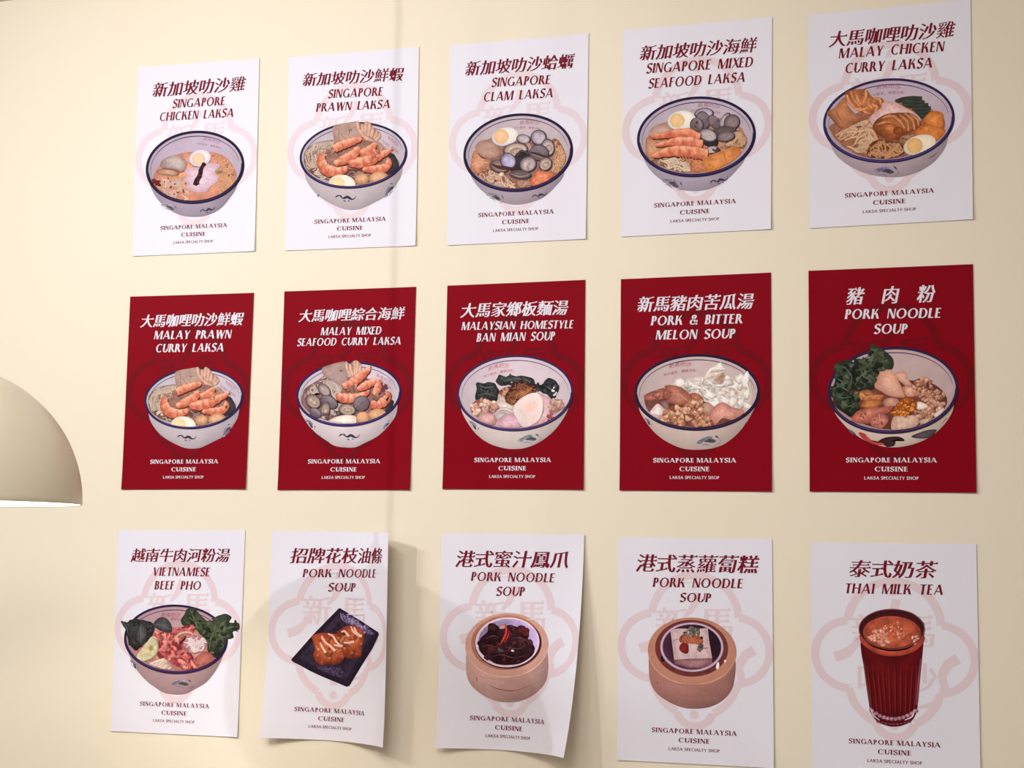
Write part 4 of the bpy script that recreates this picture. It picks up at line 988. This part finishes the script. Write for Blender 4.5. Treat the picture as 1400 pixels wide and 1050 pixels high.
def dish_pork(po):
    p = Pic(po, (1118,455), 5.8333, 'printed_bowl')
    p.bowl(600, 459, 519, 343, -3, [(84,480),(130,620),(190,710),(270,790),(380,860),(490,900),(600,914),(720,900),(840,860),(950,790),(1040,690),(1085,580),(1118,450)], (206,184,174), (178,150,150), rim=(52,30,70), rw=26, gap=40)
    p.new('painted_rooster', 'red and black rooster painted on the bowl'); p.blob([(325,800),(350,795),(400,830),(450,870),(540,880),(545,895),(470,895),(400,870),(350,835)], (190,70,60), (150,44,40), nz=.2)
    p.blob([(480,868),(540,835),(640,828),(690,850),(685,865),(630,850),(610,900),(550,910),(520,880)], (56,34,30), (40,24,24)); p.stroke([(330,800),(350,800),(390,815)], [5,10,4], (176,40,40))
    p.new('painted_motif', 'dark leaf painted on the bowl'); p.blob([(745,830),(800,800),(880,775),(950,775),(900,830),(830,845)], (86,72,72), (60,46,50), nz=.2); p.split(); p.blob([(240,770),(280,785),(305,812),(270,805)], (96,80,84), (76,60,66)); p.split(); p.stroke([(985,730),(1030,680)], [4,10], (150,80,70))
    p.new('soup', 'dark broth'); p.blob([(120,540),(300,420),(600,380),(900,400),(1030,520),(980,640),(800,740),(600,772),(400,740),(220,650)], (110,58,44), (90,48,40), nz=.2)
    p.new('pork_slice'); p.blob([(610,340),(660,308),(710,320),(720,370),(760,420),(720,430),(670,400)], (214,160,136), (176,118,98))
    p.new('pork_slice'); p.blob([(665,440),(720,420),(780,440),(785,500),(720,510),(690,480)], (206,150,126), (160,100,82), nz=.16)
    p.new('minced_pork'); p.crumbs([(750,400),(840,360),(900,400),(930,450),(1010,490),(1020,560),(880,560),(790,500)], 75, 11, 22, [(180,120,92),(146,88,68),(196,138,110)], dark=(96,50,40))
    p.new('minced_pork'); p.crumbs([(760,630),(820,580),(900,560),(1020,550),(1000,600),(900,680),(800,680)], 50, 11, 22, [(186,130,104),(156,98,78),(204,150,124)], dark=(110,62,48))
    p.new('fish_cake', 'white flake'); p.blob([(785,560),(820,550),(880,585),(830,612),(780,600)], (226,200,184), (196,164,146)); p.split(); p.blob([(930,650),(980,610),(1010,600),(990,640),(940,675)], (220,196,182), (186,156,140)); p.split(); p.blob([(810,700),(870,680),(920,670),(870,720),(820,730)], (196,160,136), (160,118,98))
    p.new('chicken_slice', 'pale sliced meat'); p.blob([(455,430),(470,350),(510,290),(570,290),(630,360),(680,460),(690,515),(580,505),(510,470)], (216,160,134), (182,120,96), nz=.08, dirv=(.05,-.1))
    for q in ([(480,390),(520,385),(560,400)], [(470,430),(530,440),(600,450)], [(500,340),(540,350),(600,370)], [(560,480),(620,490),(680,505)]): p.stroke(q, [2,7,2], (186,126,102), (206,150,126))
    p.new('fried_tofu'); p.blob([(280,490),(330,460),(400,455),(460,490),(530,500),(500,540),(400,550),(330,530)], (196,124,80), (140,76,46), nz=.25, nf=26); p.blob([(345,580),(380,540),(470,530),(515,560),(480,590),(380,600)], (190,114,64), (140,74,40), nz=.2)
    p.stroke([(360,470),(390,500),(420,490)], [4,14,5], (110,56,36), (160,96,62))
    p.new('lettuce', 'dark green frilly lettuce'); p.leaf([(420,115),(480,110),(545,150),(590,220),(580,290),(500,290),(450,370),(440,430),(330,460),(290,420),(300,300),(290,220),(420,190)], (60,66,46), (36,40,30), ruffle=20)
    p.leaf([(140,270),(200,225),(280,240),(310,320),(290,420),(280,470),(330,520),(300,560),(330,600),(270,650),(200,620),(130,550),(105,470),(140,380)], (56,62,44), (30,34,26), ruffle=20)
    for q in ([(150,270),(220,280),(270,350),(260,420)], [(120,450),(180,430),(250,470)], [(300,300),(380,280),(440,210)], [(300,420),(350,340),(440,290)], [(430,130),(490,160),(540,150)], [(350,270),(360,340),(420,380)], [(150,360),(200,390),(250,380)], [(140,500),(200,520),(270,510)], [(180,580),(240,590),(300,560)], [(500,170),(520,230),(570,240)]): p.stroke(q, [4,13,4], (78,84,62), (54,60,44), nz=.4)
    p.new('onion_slice'); p.blob([(520,560),(560,520),(640,530),(640,580),(560,590)], (190,134,114), (150,96,80), nz=.2)
    p.new('sausage_slice'); p.blob([(270,700),(310,630),(400,600),(500,590),(600,590),(560,640),(470,660),(420,720),(330,720)], (190,112,90), (146,72,58), nz=.18); p.crumbs([(330,640),(400,640),(390,680),(340,680)], 5, 5, 9, [(110,50,42)])
    p.new('sausage_slice'); p.blob([(415,700),(470,640),(500,630),(565,680),(550,730),(500,765),(430,740)], (196,118,98), (150,78,64), nz=.16); p.stroke([(490,640),(500,690),(545,700)], [3,9,4], (216,146,124), (180,104,86)); p.crumbs([(450,690),(530,690),(510,750),(460,740)], 6, 4, 8, [(110,50,44)])
    p.new('radish_pickle', 'pale translucent pickle'); p.blob([(585,740),(600,680),(640,650),(700,660),(780,660),(810,700),(780,750),(690,770),(600,772)], (210,172,150), (176,130,110), nz=.14, nf=24)
    p.new('fried_shallots', 'bright orange fried shallots'); p.crumbs([(590,640),(640,560),(700,520),(780,530),(780,610),(700,660),(620,660)], 70, 8, 15, [(206,112,40),(176,84,28),(220,136,60)], dark=(140,66,26))
    p.front(); p.finish()

def dish_pho(po):
    p = Pic(po, (160,815), 7, 'printed_bowl')
    p.bowl(565, 413, 494, 328, 2, [(72,380),(110,540),(180,690),(270,800),(360,870),(450,925),(560,944),(660,935),(740,895),(860,820),(960,690),(1020,550),(1058,430)], (172,142,156), (178,146,162), rim=(48,32,80), rw=26, gap=44, line=(176,352))
    p.flower(620, 835, .95, 4, c=(110,100,128)); p.flower(165, 660, .55, 60, c=(100,88,120)); p.split(); p.stroke([(700,890),(740,860)], [4,9], (96,80,96))
    p.seal(425, 178, 608, 180, 44, 515, 216, 600, 226, 26, c=(150,44,66), t2='獨樣沒')
    p.new('soup', 'clear pink broth'); p.blob([(160,520),(300,380),(500,300),(760,330),(940,440),(930,590),(800,680),(600,716),(400,690),(230,600)], (200,140,130), (170,110,106), nz=.15)
    p.new('lettuce', 'dark green frilly lettuce'); p.leaf([(615,230),(650,180),(680,115),(740,115),(800,180),(860,230),(920,230),(950,190),(1040,175),(1085,210),(1070,250),(1160,260),(1165,320),(1100,340),(1115,390),(1050,420),(1040,520),(940,590),(870,520),(860,410),(760,330),(640,280)], (70,76,58), (44,48,38), ruffle=16)
    for q in ([(700,130),(740,220),(780,320)], [(960,210),(940,300),(900,420),(880,520)], [(1050,230),(980,300)], [(1150,290),(1050,310),(970,360)], [(1090,380),(1000,400),(930,450)], [(690,200),(760,250),(850,260)], [(640,220),(680,260),(740,280)]): p.stroke(q, [4,12,5], (92,98,76), (66,72,56), nz=.4)
    p.new('beef_slices', 'pink ragged beef slices'); p.crumbs([(360,370),(450,340),(560,320),(640,290),(720,280),(740,340),(650,400),(640,480),(720,560),(760,690),(650,705),(520,640),(400,590),(380,470)], 110, 18, 42, [(206,112,108),(178,84,86),(216,132,124),(146,60,64),(190,100,98)], dark=(120,46,52), asp=.42, jag=.48)
    p.new('sausage_slice'); p.blob([(735,610),(790,560),(850,525),(930,580),(920,620),(800,680),(760,660)], (176,104,94), (140,74,68), nz=.18, nf=20)
    p.new('basil_leaves', 'dark purple-green basil'); p.leaf([(40,240),(90,250),(180,220),(290,240),(350,260),(340,400),(260,460),(200,510),(130,480),(90,340)], (60,58,58), (38,36,36), ruffle=10)
    p.leaf([(345,270),(400,210),(460,205),(510,250),(530,320),(500,350),(420,330),(370,300)], (82,80,82), (46,44,46)); p.leaf([(180,400),(200,300),(240,260),(290,330),(280,420),(240,470)], (86,82,84), (48,46,48))
    for q in ([(350,270),(430,280),(520,320)], [(235,270),(230,360),(235,460)], [(50,245),(90,290),(110,360)]): p.stroke(q, [3,7,3], (116,110,112), (80,78,80))
    p.new('onion_ring', 'pale onion ring'); p.stroke([(560,410),(590,370),(650,345),(710,350),(730,375)], [12,22,20,12], (206,170,156), (160,110,104)); p.stroke([(600,400),(640,375),(690,375)], [8,12,8], (150,130,104), (180,140,120))
    p.new('rice_noodles', 'coil of white rice noodles'); p.noodles([(640,450),(680,390),(760,375),(840,400),(868,450),(830,520),(740,550),(670,520)], 60, 9, (226,202,206), (170,120,128), curl=.8)
    p.new('rice_noodles', 'flat white rice noodles at the rim'); p.noodles([(280,635),(450,595),(520,640),(560,705),(440,695),(340,660)], 30, 16, (222,192,182), (180,136,128), ang=160, spread=1, curl=.1)
    p.new('lime_wedge', 'pale green lime wedge'); p.blob([(195,570),(270,470),(340,385),(385,430),(390,510),(350,580),(270,620),(210,600)], (196,180,140), (206,196,168), nz=.12, nf=26); p.stroke([(340,388),(388,440),(390,520),(345,585),(265,620)], [8,14,14,14,8], (150,150,106), (190,180,150)); p.stroke([(200,570),(275,540),(350,500),(385,480)], [3,6,3], (224,214,190), (206,190,150)); p.blob([(300,490),(340,465),(360,500),(325,530)], (150,126,90), (190,170,130))
    p.front(8, 176); p.finish()

def dish_plate(po):
    p = Pic(po, (360,820), 7, 'printed_plate', 'black rectangular stoneware plate')
    p.new('plate'); out = [(268,570),(480,330),(720,85),(735,80),(760,95),(940,205),(1100,310),(1108,335),(1050,460),(930,650),(825,825),(805,830),(690,780),(480,690),(285,595)]
    p.blob(out, (48,32,46), (34,22,34), nz=.25, nf=30, sharp=True, pw=3)
    p.blob([(340,550),(520,360),(725,130),(1030,320),(960,470),(790,760),(640,710),(480,630)], (40,26,36), (54,40,58), nz=.3, nf=26, sharp=True)
    p.blob([(480,630),(560,625),(740,650),(760,720),(740,745),(600,700)], (84,64,92), (46,32,46), nz=.6, nf=16)
    p.blob([(745,150),(820,150),(940,230),(1060,310),(1040,340),(960,330),(900,250),(800,230)], (140,118,150), (70,52,76), nz=.7, nf=14)
    p.crumbs([(760,130),(850,160),(1060,300),(1010,350),(900,260),(760,200)], 46, 5, 13, [(170,148,184),(120,98,136),(84,64,96)])
    p.crumbs([(500,640),(740,660),(790,760),(700,740)], 30, 5, 12, [(96,76,108),(70,54,80)])
    p.stroke([(268,575),(480,690),(690,782),(805,832)], [6,10,10,6], (20,12,20), (70,54,74)); p.stroke([(742,118),(748,170),(770,200)], [3,7,3], (190,160,180), (120,96,116))
    for i, (pts, m) in enumerate((([(700,330),(760,270),(830,245),(900,255),(955,300),(965,370),(945,460),(940,530),(890,560),(800,555),(750,480),(720,400)], 0), ([(470,350),(540,320),(640,320),(720,340),(760,420),(770,480),(780,550),(720,610),(620,625),(530,615),(480,540),(495,470),(475,400)], 0))):
        p.new('fried_cruller', 'golden fried squid cruller'); p.blob(pts, (186,92,54), (128,48,30), nz=.28, nf=40, dirv=(-.05,-.22))
        x0 = min(q[0] for q in pts); y0 = min(q[1] for q in pts); x1 = max(q[0] for q in pts); y1 = max(q[1] for q in pts)
        p.crumbs([(x0+20,y0+50),(x1-30,y0+40),(x1-20,y1-50),(x0+40,y1-40)], 34, 10, 22, [(196,104,62),(160,70,42),(212,128,84),(140,56,36)])
    p.new('minced_topping'); p.crumbs([(700,310),(760,300),(800,370),(780,420),(720,410)], 22, 9, 18, [(150,70,46),(110,44,34),(190,110,76)])
    p.new('mayonnaise', 'white zigzag of mayonnaise')
    for q in ([(545,410),(570,460),(600,505)], [(560,345),(590,400),(640,440),(690,490)], [(620,325),(670,350),(700,400),(750,450)], [(560,345),(575,380),(590,390)], [(680,430),(720,440),(760,440)], [(750,310),(780,300),(820,350)], [(840,255),(870,310),(930,350)], [(870,260),(900,320),(945,350)], [(770,410),(820,410),(870,400)]):
        p.stroke(q, [12,20,22,30], (240,190,168), (206,136,110), nz=.06)
    p.finish()

def steamer(p, cx, cy, a, b, tilt, body, wall, lip):
    p.e = (cx, cy, a, b, math.radians(tilt))
    p.new('steamer', 'pale bamboo steamer'); p.blob(p.shell(body), wall, np.array(wall)*.86, dirv=(-.10,-.12), nz=.05, nf=90, pw=3, ctr=(cx, cy+b*.5))
    p.blob(p.rimpts(1.0), lip, np.array(lip)*.93, nz=.04, nf=60)

def dish_feet(po):
    p = Pic(po, (605,825), 7, 'printed_steamer', 'pale bamboo steamer')
    steamer(p, 616, 400, 398, 308, -3, [(218,400),(226,560),(235,700),(290,800),(400,885),(520,935),(640,946),(760,930),(880,870),(970,780),(1005,690),(1012,540),(1014,380)], (206,156,146), (216,158,140))
    p.stroke(p.rimpts(.985, 6, 174), [4,12,14,12,4], (228,176,156), (206,150,134))
    p.stroke([(440,780),(520,815),(610,832),(720,828),(850,780)], [3,8,9,6,2], (110,56,44), (170,110,96)); p.stroke([(230,590),(330,690),(480,720),(640,728),(800,705),(950,640),(1008,560)], [3,10,12,10,3], (190,136,124), (204,152,140))
    p.blob([(318,700),(332,705),(338,745),(325,745)], (160,100,92), (180,124,114))
    p.new('steamer_opening', 'dark inside of the steamer'); p.ell(612, 376, 338, 262, -3, (150,88,72), (176,112,92), nz=.10); p.ell(632, 385, 318, 240, -3, (92,40,38), (70,28,32))
    p.new('sauce_dish', 'small white dish'); p.ell(622, 372, 306, 238, -3, (222,188,206), (226,196,206)); p.ell(626, 366, 284, 216, -3, (150,124,166), (176,150,186), dirv=(.25,.05))
    p.new('chicken_feet', 'dark braised chicken feet'); p.blob([(350,440),(360,340),(430,270),(440,200),(490,190),(560,230),(640,205),(720,225),(820,235),(830,280),(800,320),(860,380),(885,440),(850,510),(760,570),(640,590),(520,580),(420,520)], (52,20,26), (44,16,22), nz=.3, nf=30)
    p.crumbs([(370,430),(380,340),(450,280),(640,230),(800,260),(850,400),(860,480),(740,560),(600,575),(440,520)], 75, 18, 42, [(58,24,30),(36,12,18),(76,34,38),(46,18,24)])
    p.crumbs([(450,200),(500,200),(500,240),(460,240)], 3, 20, 28, [(70,28,30)]); p.crumbs([(730,235),(825,240),(820,310),(770,290)], 10, 14, 26, [(120,30,34),(90,26,32)])
    for q in ([(380,420),(440,400),(520,420)], [(420,340),(480,310),(540,320)], [(680,330),(760,330),(820,370)], [(460,520),(560,490),(680,520),(780,500)], [(600,420),(680,430),(760,430)]): p.stroke(q, [3,11,4], (96,56,62), (56,24,30), nz=.4)
    p.crumbs([(535,435),(575,440),(570,465),(540,465)], 3, 14, 20, [(80,74,78)])
    p.new('chilli_strip', 'red chilli slivers'); p.stroke([(600,195),(612,250),(600,310),(560,380)], [10,22,22,8], (206,58,52), (150,30,34)); p.stroke([(640,260),(625,320),(590,370)], [6,16,6], (190,46,44), (130,26,30)); p.stroke([(530,385),(560,390)], [8,10], (150,40,40))
    p.new('garlic_piece', 'pale garlic bit'); p.blob([(540,230),(570,205),(595,205),(600,235),(560,245)], (210,160,140), (160,110,96)); p.ell(672, 452, 16, 10, 20, (236,226,220), (190,170,170))
    p.use(p.parts[2]); p.stroke(p.rimptsq(622,372,300,232,-3), 12, (236,208,216), (206,176,194), closed=True)
    p.finish()
def _rq(s, cx, cy, a, b, t):
    n = np.linspace(0, 2*np.pi, 73)[:-1]; t = math.radians(t); x, y = a*np.cos(n), b*np.sin(n)
    return np.stack([cx+x*math.cos(t)-y*math.sin(t), cy+x*math.sin(t)+y*math.cos(t)], 1)
Pic.rimptsq = _rq

def dish_cake(po):
    p = Pic(po, (864,830), 6.5625, 'printed_steamer', 'brown bamboo steamer')
    steamer(p, 540, 398, 398, 304, 3, [(142,380),(152,560),(165,670),(220,770),(330,850),(450,900),(570,912),(700,895),(810,840),(890,750),(922,640),(930,500),(938,400)], (166,112,102), (184,124,100))
    p.stroke(p.rimpts(.985, 6, 174), [4,12,14,12,4], (206,146,118), (180,122,100))
    p.stroke([(160,500),(240,620),(380,680),(560,700),(720,680),(850,610),(928,510)], [3,9,12,9,3], (150,98,86), (170,116,102)); p.stroke([(420,790),(560,802),(720,780),(850,710)], [2,8,8,3], (136,84,72), (160,108,96))
    p.blob([(222,665),(232,668),(232,690),(224,690)], (110,60,56), (140,90,80))
    p.new('steamer_opening', 'dark inside of the steamer'); p.ell(536, 370, 328, 254, 3, (84,34,36), (104,46,44), nz=.12); p.blob([(755,545),(762,505),(780,495),(782,540),(765,560)], (236,220,214), (220,200,196)); p.blob([(825,480),(840,470),(845,490),(832,498)], (226,206,200), (210,190,184)); p.crumbs([(255,430),(285,440),(290,490),(265,480)], 5, 9, 14, [(24,12,16)])
    p.new('sauce_dish', 'small dark dish with a pale rim'); p.ell(538, 360, 284, 222, 2, (150,118,134), (168,136,150)); p.ell(538, 358, 262, 202, 2, (32,14,22), (60,30,44), dirv=(-.3,.2)); p.stroke(p.rimptsq(538,360,272,212,2), 14, (196,164,178), (150,116,132), closed=True)
    p.stroke(p.rimptsq(538,360,284,224,2)[2:34], [2,6,6,2], (90,56,66), raw=True)
    p.new('radish_cake', 'white square radish cake'); p.blob([(345,205),(420,192),(560,195),(680,188),(690,280),(720,460),(560,468),(380,478),(370,400)], (198,168,164), (184,150,148), sharp=True, nz=.10, nf=24, pw=3); p.blob([(380,474),(480,464),(600,462),(722,458),(720,510),(640,545),(520,550),(385,510)], (150,108,108), (110,66,72), sharp=True, nz=.2)
    p.new('carrot_shreds', 'orange carrot shreds'); p.noodles([(430,270),(480,240),(600,260),(640,300),(620,340),(560,330),(440,320)], 40, 9, (186,100,66), (140,66,46), L=(4,10), curl=.5)
    p.new('coriander'); p.crumbs([(470,220),(560,175),(610,210),(600,265),(480,265)], 26, 11, 22, [(112,98,84),(86,76,66),(136,118,98)]); p.crumbs([(580,330),(640,340),(640,390),(600,390)], 10, 10, 18, [(86,66,62),(110,80,70)]); p.crumbs([(610,262),(634,270),(626,284)], 2, 9, 13, [(40,20,22)]); p.stroke([(640,370),(690,365)], [10,5], (150,90,76)); p.stroke([(375,300),(420,285)], [5,3], (110,76,70))
    p.new('chilli_sauce', 'dark red sauce drop'); p.blob([(425,360),(450,325),(500,330),(510,370),(505,410),(480,418),(440,400)], (128,34,30), (110,26,26), nz=.15)
    p.finish()

def dish_tea(po):
    p = Pic(po, (1110,820), 5.8333, 'printed_glass', 'ribbed tall glass')
    p.new('glass'); body = [(376,220),(392,330),(410,500),(430,660),(460,860),(468,900),(520,970),(600,1005),(660,1012),(730,1000),(800,960),(832,900),(846,820),(862,640),(880,450),(898,230),(880,170),(790,100),(640,76),(490,100),(400,170)]
    p.blob(body, (84,14,16), (66,10,16), nz=.06, nf=80, ctr=(640,560), pw=4)
    p.new('milk_tea', 'dark orange-red milk tea')
    p.blob([(392,330),(520,420),(660,440),(780,420),(884,330),(872,470),(852,700),(832,880),(760,930),(650,945),(540,930),(470,860),(425,600)], (92,12,14), (70,8,12), nz=.10, nf=60)
    for x0, x1 in ((440,480),(480,520),(520,555),(560,590),(610,625),(660,665),(710,705),(755,745),(800,780),(840,815)):
        p.stroke([(x0,520),((x0+x1)/2,700),(x1,900)], [4,14,8], (112,24,24), (80,10,12)); p.stroke([(x0+14,560),((x0+x1)/2+14,720),(x1+10,910)], [3,8,5], (54,4,8), (80,10,12))
    p.stroke([(868,470),(850,650),(832,840)], [8,20,10], (124,60,70), (80,20,26)); p.stroke([(415,480),(440,680),(470,850)], [6,14,8], (110,44,52), (76,12,18))
    p.new('foam', 'orange foam band'); p.blob([(384,280),(460,360),(560,400),(660,410),(780,385),(890,290),(886,350),(800,420),(660,450),(520,430),(400,350)], (176,78,54), (140,48,36), nz=.14)
    p.new('tea_surface', 'frothy orange tea surface'); p.ell(638, 236, 258, 158, 0, (70,22,22), (54,14,18)); p.ell(640, 264, 232, 134, 2, (176,84,54), (140,58,42), nz=.22, nf=44)
    p.crumbs([(450,300),(500,240),(580,250),(620,330),(590,370),(490,340)], 46, 10, 24, [(206,128,104),(190,104,80),(214,146,124)], jag=.35); p.crumbs([(540,220),(640,180),(760,190),(840,260),(760,340),(640,300)], 34, 8, 20, [(180,84,52),(160,70,44),(196,106,74)]); p.crumbs([(800,300),(850,250),(850,330),(810,350)], 12, 8, 16, [(206,140,120)]); p.crumbs([(560,200),(720,210),(770,240),(730,300),(690,300)], 9, 6, 10, [(226,170,146)])
    p.new('glass_rim', 'thin pale edge of the glass'); p.stroke(p.rimptsq(637,233,260,157,0), 8, (120,60,56), (70,24,28), closed=True); p.stroke(p.rimptsq(637,233,258,155,0)[2:36], [3,7,8,7,3], (60,16,20), (150,80,70), raw=True)
    p.new('glass_foot', 'pale scalloped glass foot')
    for i, x in enumerate(np.linspace(478, 826, 12)):
        t = (x-652)/180; y = 950-70*t*t; p.ell(x, y, 19+3*(i%2), 17, 0, (164,122,130), (104,50,60), nz=.4, nf=9)
    for i, x in enumerate(np.linspace(530, 775, 9)):
        t = (x-652)/180; p.ell(x, 992-50*t*t, 16, 12, 0, (120,50,58), (70,16,24), nz=.3, nf=12)
    p.stroke([(815,880),(800,930),(740,960)], [10,14,6], (206,176,180), (140,90,98)); p.stroke([(468,860),(490,920),(540,960)], [6,12,6], (200,168,174), (120,70,80))
    p.finish()

# ------------------------------------------------------------------ hang the posters
def bend_fried(u, v):       # right half and lower left corner stand away from the wall
    r = np.clip((u-.50)/.50, 0, 1); l = np.clip((.45-u)/.45, 0, 1)
    return (.058-.006*v)*r**1.8 + (.004+.022*np.clip((v-.45)/.55, 0, 1)**1.5)*l**1.7
def bend_feet(u, v):
    r = np.clip((u-.42)/.58, 0, 1); l = np.clip((.40-u)/.40, 0, 1); q = np.clip((v-.04)/.96, 0, 1)
    return (.002+.066*q**1.2)*r**1.8 + .018*np.clip((v-.5)/.5, 0, 1)**1.5*l**1.7
def rect(tl, tr, rot=0.0, w=.297):
    a, b = to_wall(np.array([tl, tr], float)); d = b-a; d = d/np.linalg.norm(d)*w
    c, s = math.cos(rot), math.sin(rot); d = np.array([d[0]*c-d[2]*s, 0, d[0]*s+d[2]*c]); n = np.array([d[2], 0, -d[0]])*ASP
    return [a, a+d, a+d+n, a+n]
def quad15():
    return rect((1107.9,741.4), (1336.2,743.6))
S1 = lambda o, s: (o, s)
SHEETS = [
 ('white menu poster headed Singapore Chicken Laksa, top left of the grid', dict(quad=[(189.4,92.3),(355.1,80),(349.1,343.7),(182,350.6)], white=(243,236,248)), dish_chicken, (160,60), 3.5,
  ('新加坡叻沙雞',167,222,622,188,70), [('SINGAPORE',265,287,520,272,41),('CHICKEN  LAKSA',203,350,563,328,41)]),
 ('white menu poster headed Singapore Prawn Laksa, prawns piled in its bowl', dict(quad=[(395.7,78.6),(573.4,64.3),(569.1,336.3),(390.6,342.9)], white=(240,232,242)), lambda po: prawn_bowl(po, (390,150), 7), (370,50), 3.5,
  ('新加坡叻沙鮮蝦',150,208,642,178,64), [('SINGAPORE',274,275,540,262,41),('PRAWN  LAKSA',217,340,577,322,41)]),
 ('white menu poster headed Singapore Clam Laksa, grey clams in its bowl', dict(quad=[(616.3,62),(805.1,46.3),(801.4,327.1),(612,335.7)], white=(237,228,235)), dish_clam, (590,40), 3.5,
  ('新加坡叻沙蛤蠣',158,190,688,150,70), [('SINGAPORE',286,255,572,240,43),('CLAM  LAKSA',248,325,587,303,44)]),
 ('white menu poster headed Singapore Mixed Seafood Laksa, three prawns beside clams', dict(quad=[(852.1,41.5),(1055.8,23.5),(1054.4,313.7),(849.2,324.1)], white=(230,220,224)), dish_seafood, (830,20), 3.3875,
  ('新加坡叻沙海鮮',148,180,702,138,70), [('SINGAPORE  MIXED',180,250,680,218,46),('SEAFOOD  LAKSA',190,320,645,288,45)]),
 ('white menu poster headed Malay Chicken Curry Laksa, top right of the grid', dict(quad=[(1105.2,20.7),(1326.9,-1),(1330.2,300.3),(1106.2,312.5)], white=(218,208,210)), dish_curry, (1090,0), 3.28,
  ('大馬咖哩叻沙雞',140,178,715,128,72), [('MALAY  CHICKEN',185,240,663,207,45),('CURRY  LAKSA',213,307,612,280,45)]),
 ('dark red menu poster headed Malay Prawn Curry Laksa, nearest the lamp', dict(quad=[(178.7,405.7),(347.6,400.5),(336.9,668.8),(166.8,669.3)], red=True, white=(235,226,234)), 'prawn6', (150,390), 3.623,
  ('大馬咖哩叻沙鮮蝦',152,178,668,165,64), [('MALAY  PRAWN',220,247,606,242,41),('CURRY  LAKSA',228,312,570,307,41)]),
 ('dark red menu poster headed Malay Mixed Seafood Curry Laksa, prawns and clams', dict(quad=[(389.4,398.6),(569.1,392.3),(561.4,670),(380.3,670)], red=True, white=(231,222,229)), dish_mixed, (370,380), 3.5,
  ('大馬咖哩綜合海鮮',133,182,648,168,60), [('MALAY  MIXED',240,256,533,251,37),('SEAFOOD  CURRY  LAKSA',127,308,628,300,36)]),
 ('dark red menu poster headed Malaysian Homestyle Ban Mian Soup, in the middle of the grid', dict(quad=[(612.1,390.7),(800.5,382.7),(798.4,669.7),(605.6,668.8)], red=True, white=(226,216,221)), dish_banmian, (590,370), 3.387,
  ('大馬家鄉板麵湯',133,185,640,170,68), [('MALAYSIAN  HOMESTYLE',139,257,660,248,37),('BAN  MIAN  SOUP',208,310,574,302,39)]),
 ('dark red menu poster headed Pork and Bitter Melon Soup, frilly white fungus in its bowl', dict(quad=[(849.2,381.9),(1054.2,372.8),(1055.7,672.2),(847.4,670.7)], red=True, white=(217,207,210)), dish_melon, (830,360), 3.283,
  ('新馬豬肉苦瓜湯',132,185,667,168,70), [('PORK  &  BITTER',196,258,615,248,42),('MELON  SOUP',218,322,578,315,42)]),
 ('dark red menu poster headed Pork Noodle Soup, lettuce in a rooster-painted bowl', dict(quad=[(1105.5,370.4),(1330.2,361.3),(1335.1,673.8),(1107.2,672.2)], red=True, white=(206,195,196)), dish_pork, (1090,350), 3.0885,
  ('豬 肉 粉',203,170,590,158,74), [('PORK  NOODLE',200,246,610,240,41),('SOUP',322,308,468,307,41)]),
 ('white menu poster headed Vietnamese Beef Pho, bottom left of the grid', dict(quad=[(162.3,724.9),(335.7,725.1),(325.7,1007.7),(152.3,999.4)], white=(226,220,234)), dish_pho, (140,710), 3.5,
  ('越南牛肉河粉湯',135,172,617,172,66), [('VIETNAMESE',240,250,518,252,41),('BEEF  PHO',249,315,475,317,41)]),
 ('white menu poster with fried crullers on a black plate, its right edge curling up', dict(corners=rect((373.6,725.7), (548,727.5), -.008), z=bend_fried, white=(226,214,216), quad=None), dish_plate, (350,710), 3.182,
  ('招牌花枝油條',146,158,552,158,68), [('PORK  NOODLE',203,234,523,236,36),('SOUP',313,295,435,296,37)]),
 ('white menu poster with dark chicken feet in a bamboo steamer, lower right corner curling', dict(corners=rect((603.6,729.5), (798.5,731.4), .004), z=bend_feet, white=(224,213,218), quad=None), dish_feet, (580,710), 3.183,
  ('港式蜜汁鳳爪',133,172,640,175,74), [('PORK  NOODLE',203,248,570,255,39),('SOUP',312,313,440,314,39)]),
 ('white menu poster with a square radish cake in a bamboo steamer', dict(quad=[(845,734.8),(1055.6,737.3),(1058.4,1050),(844.1,1038.9)], white=(208,199,202)), dish_cake, (830,720), 3.183,
  ('港式蒸蘿蔔糕',122,158,668,165,78), [('PORK  NOODLE',198,242,594,248,41),('SOUP',315,308,455,310,39)]),
 ('white menu poster headed Thai Milk Tea with a tall glass of red-brown tea', dict(corners=quad15(), white=(196,187,189), quad=None), dish_tea, (1090,720), 3.18,
  ('泰式奶茶',220,182,615,188,76), [('THAI  MILK  TEA',205,268,640,275,44)]),
]
import time as _t
ONLY = None
for i, (label, kw, dish, org, scl, zh, en) in enumerate(SHEETS):
    if ONLY is not None and i not in ONLY: continue
    po = Poster(label, **kw)
    emblem(po, .008 if i < 10 else 0, i > 2)
    if dish == 'prawn6': prawn_bowl(po, (179.5, 487.5), 7.62)
    else: dish(po)
    titles(po, org, scl, zh, en, {11: .03, 12: .004, 13: .002}.get(i, 0))
    caption(po)
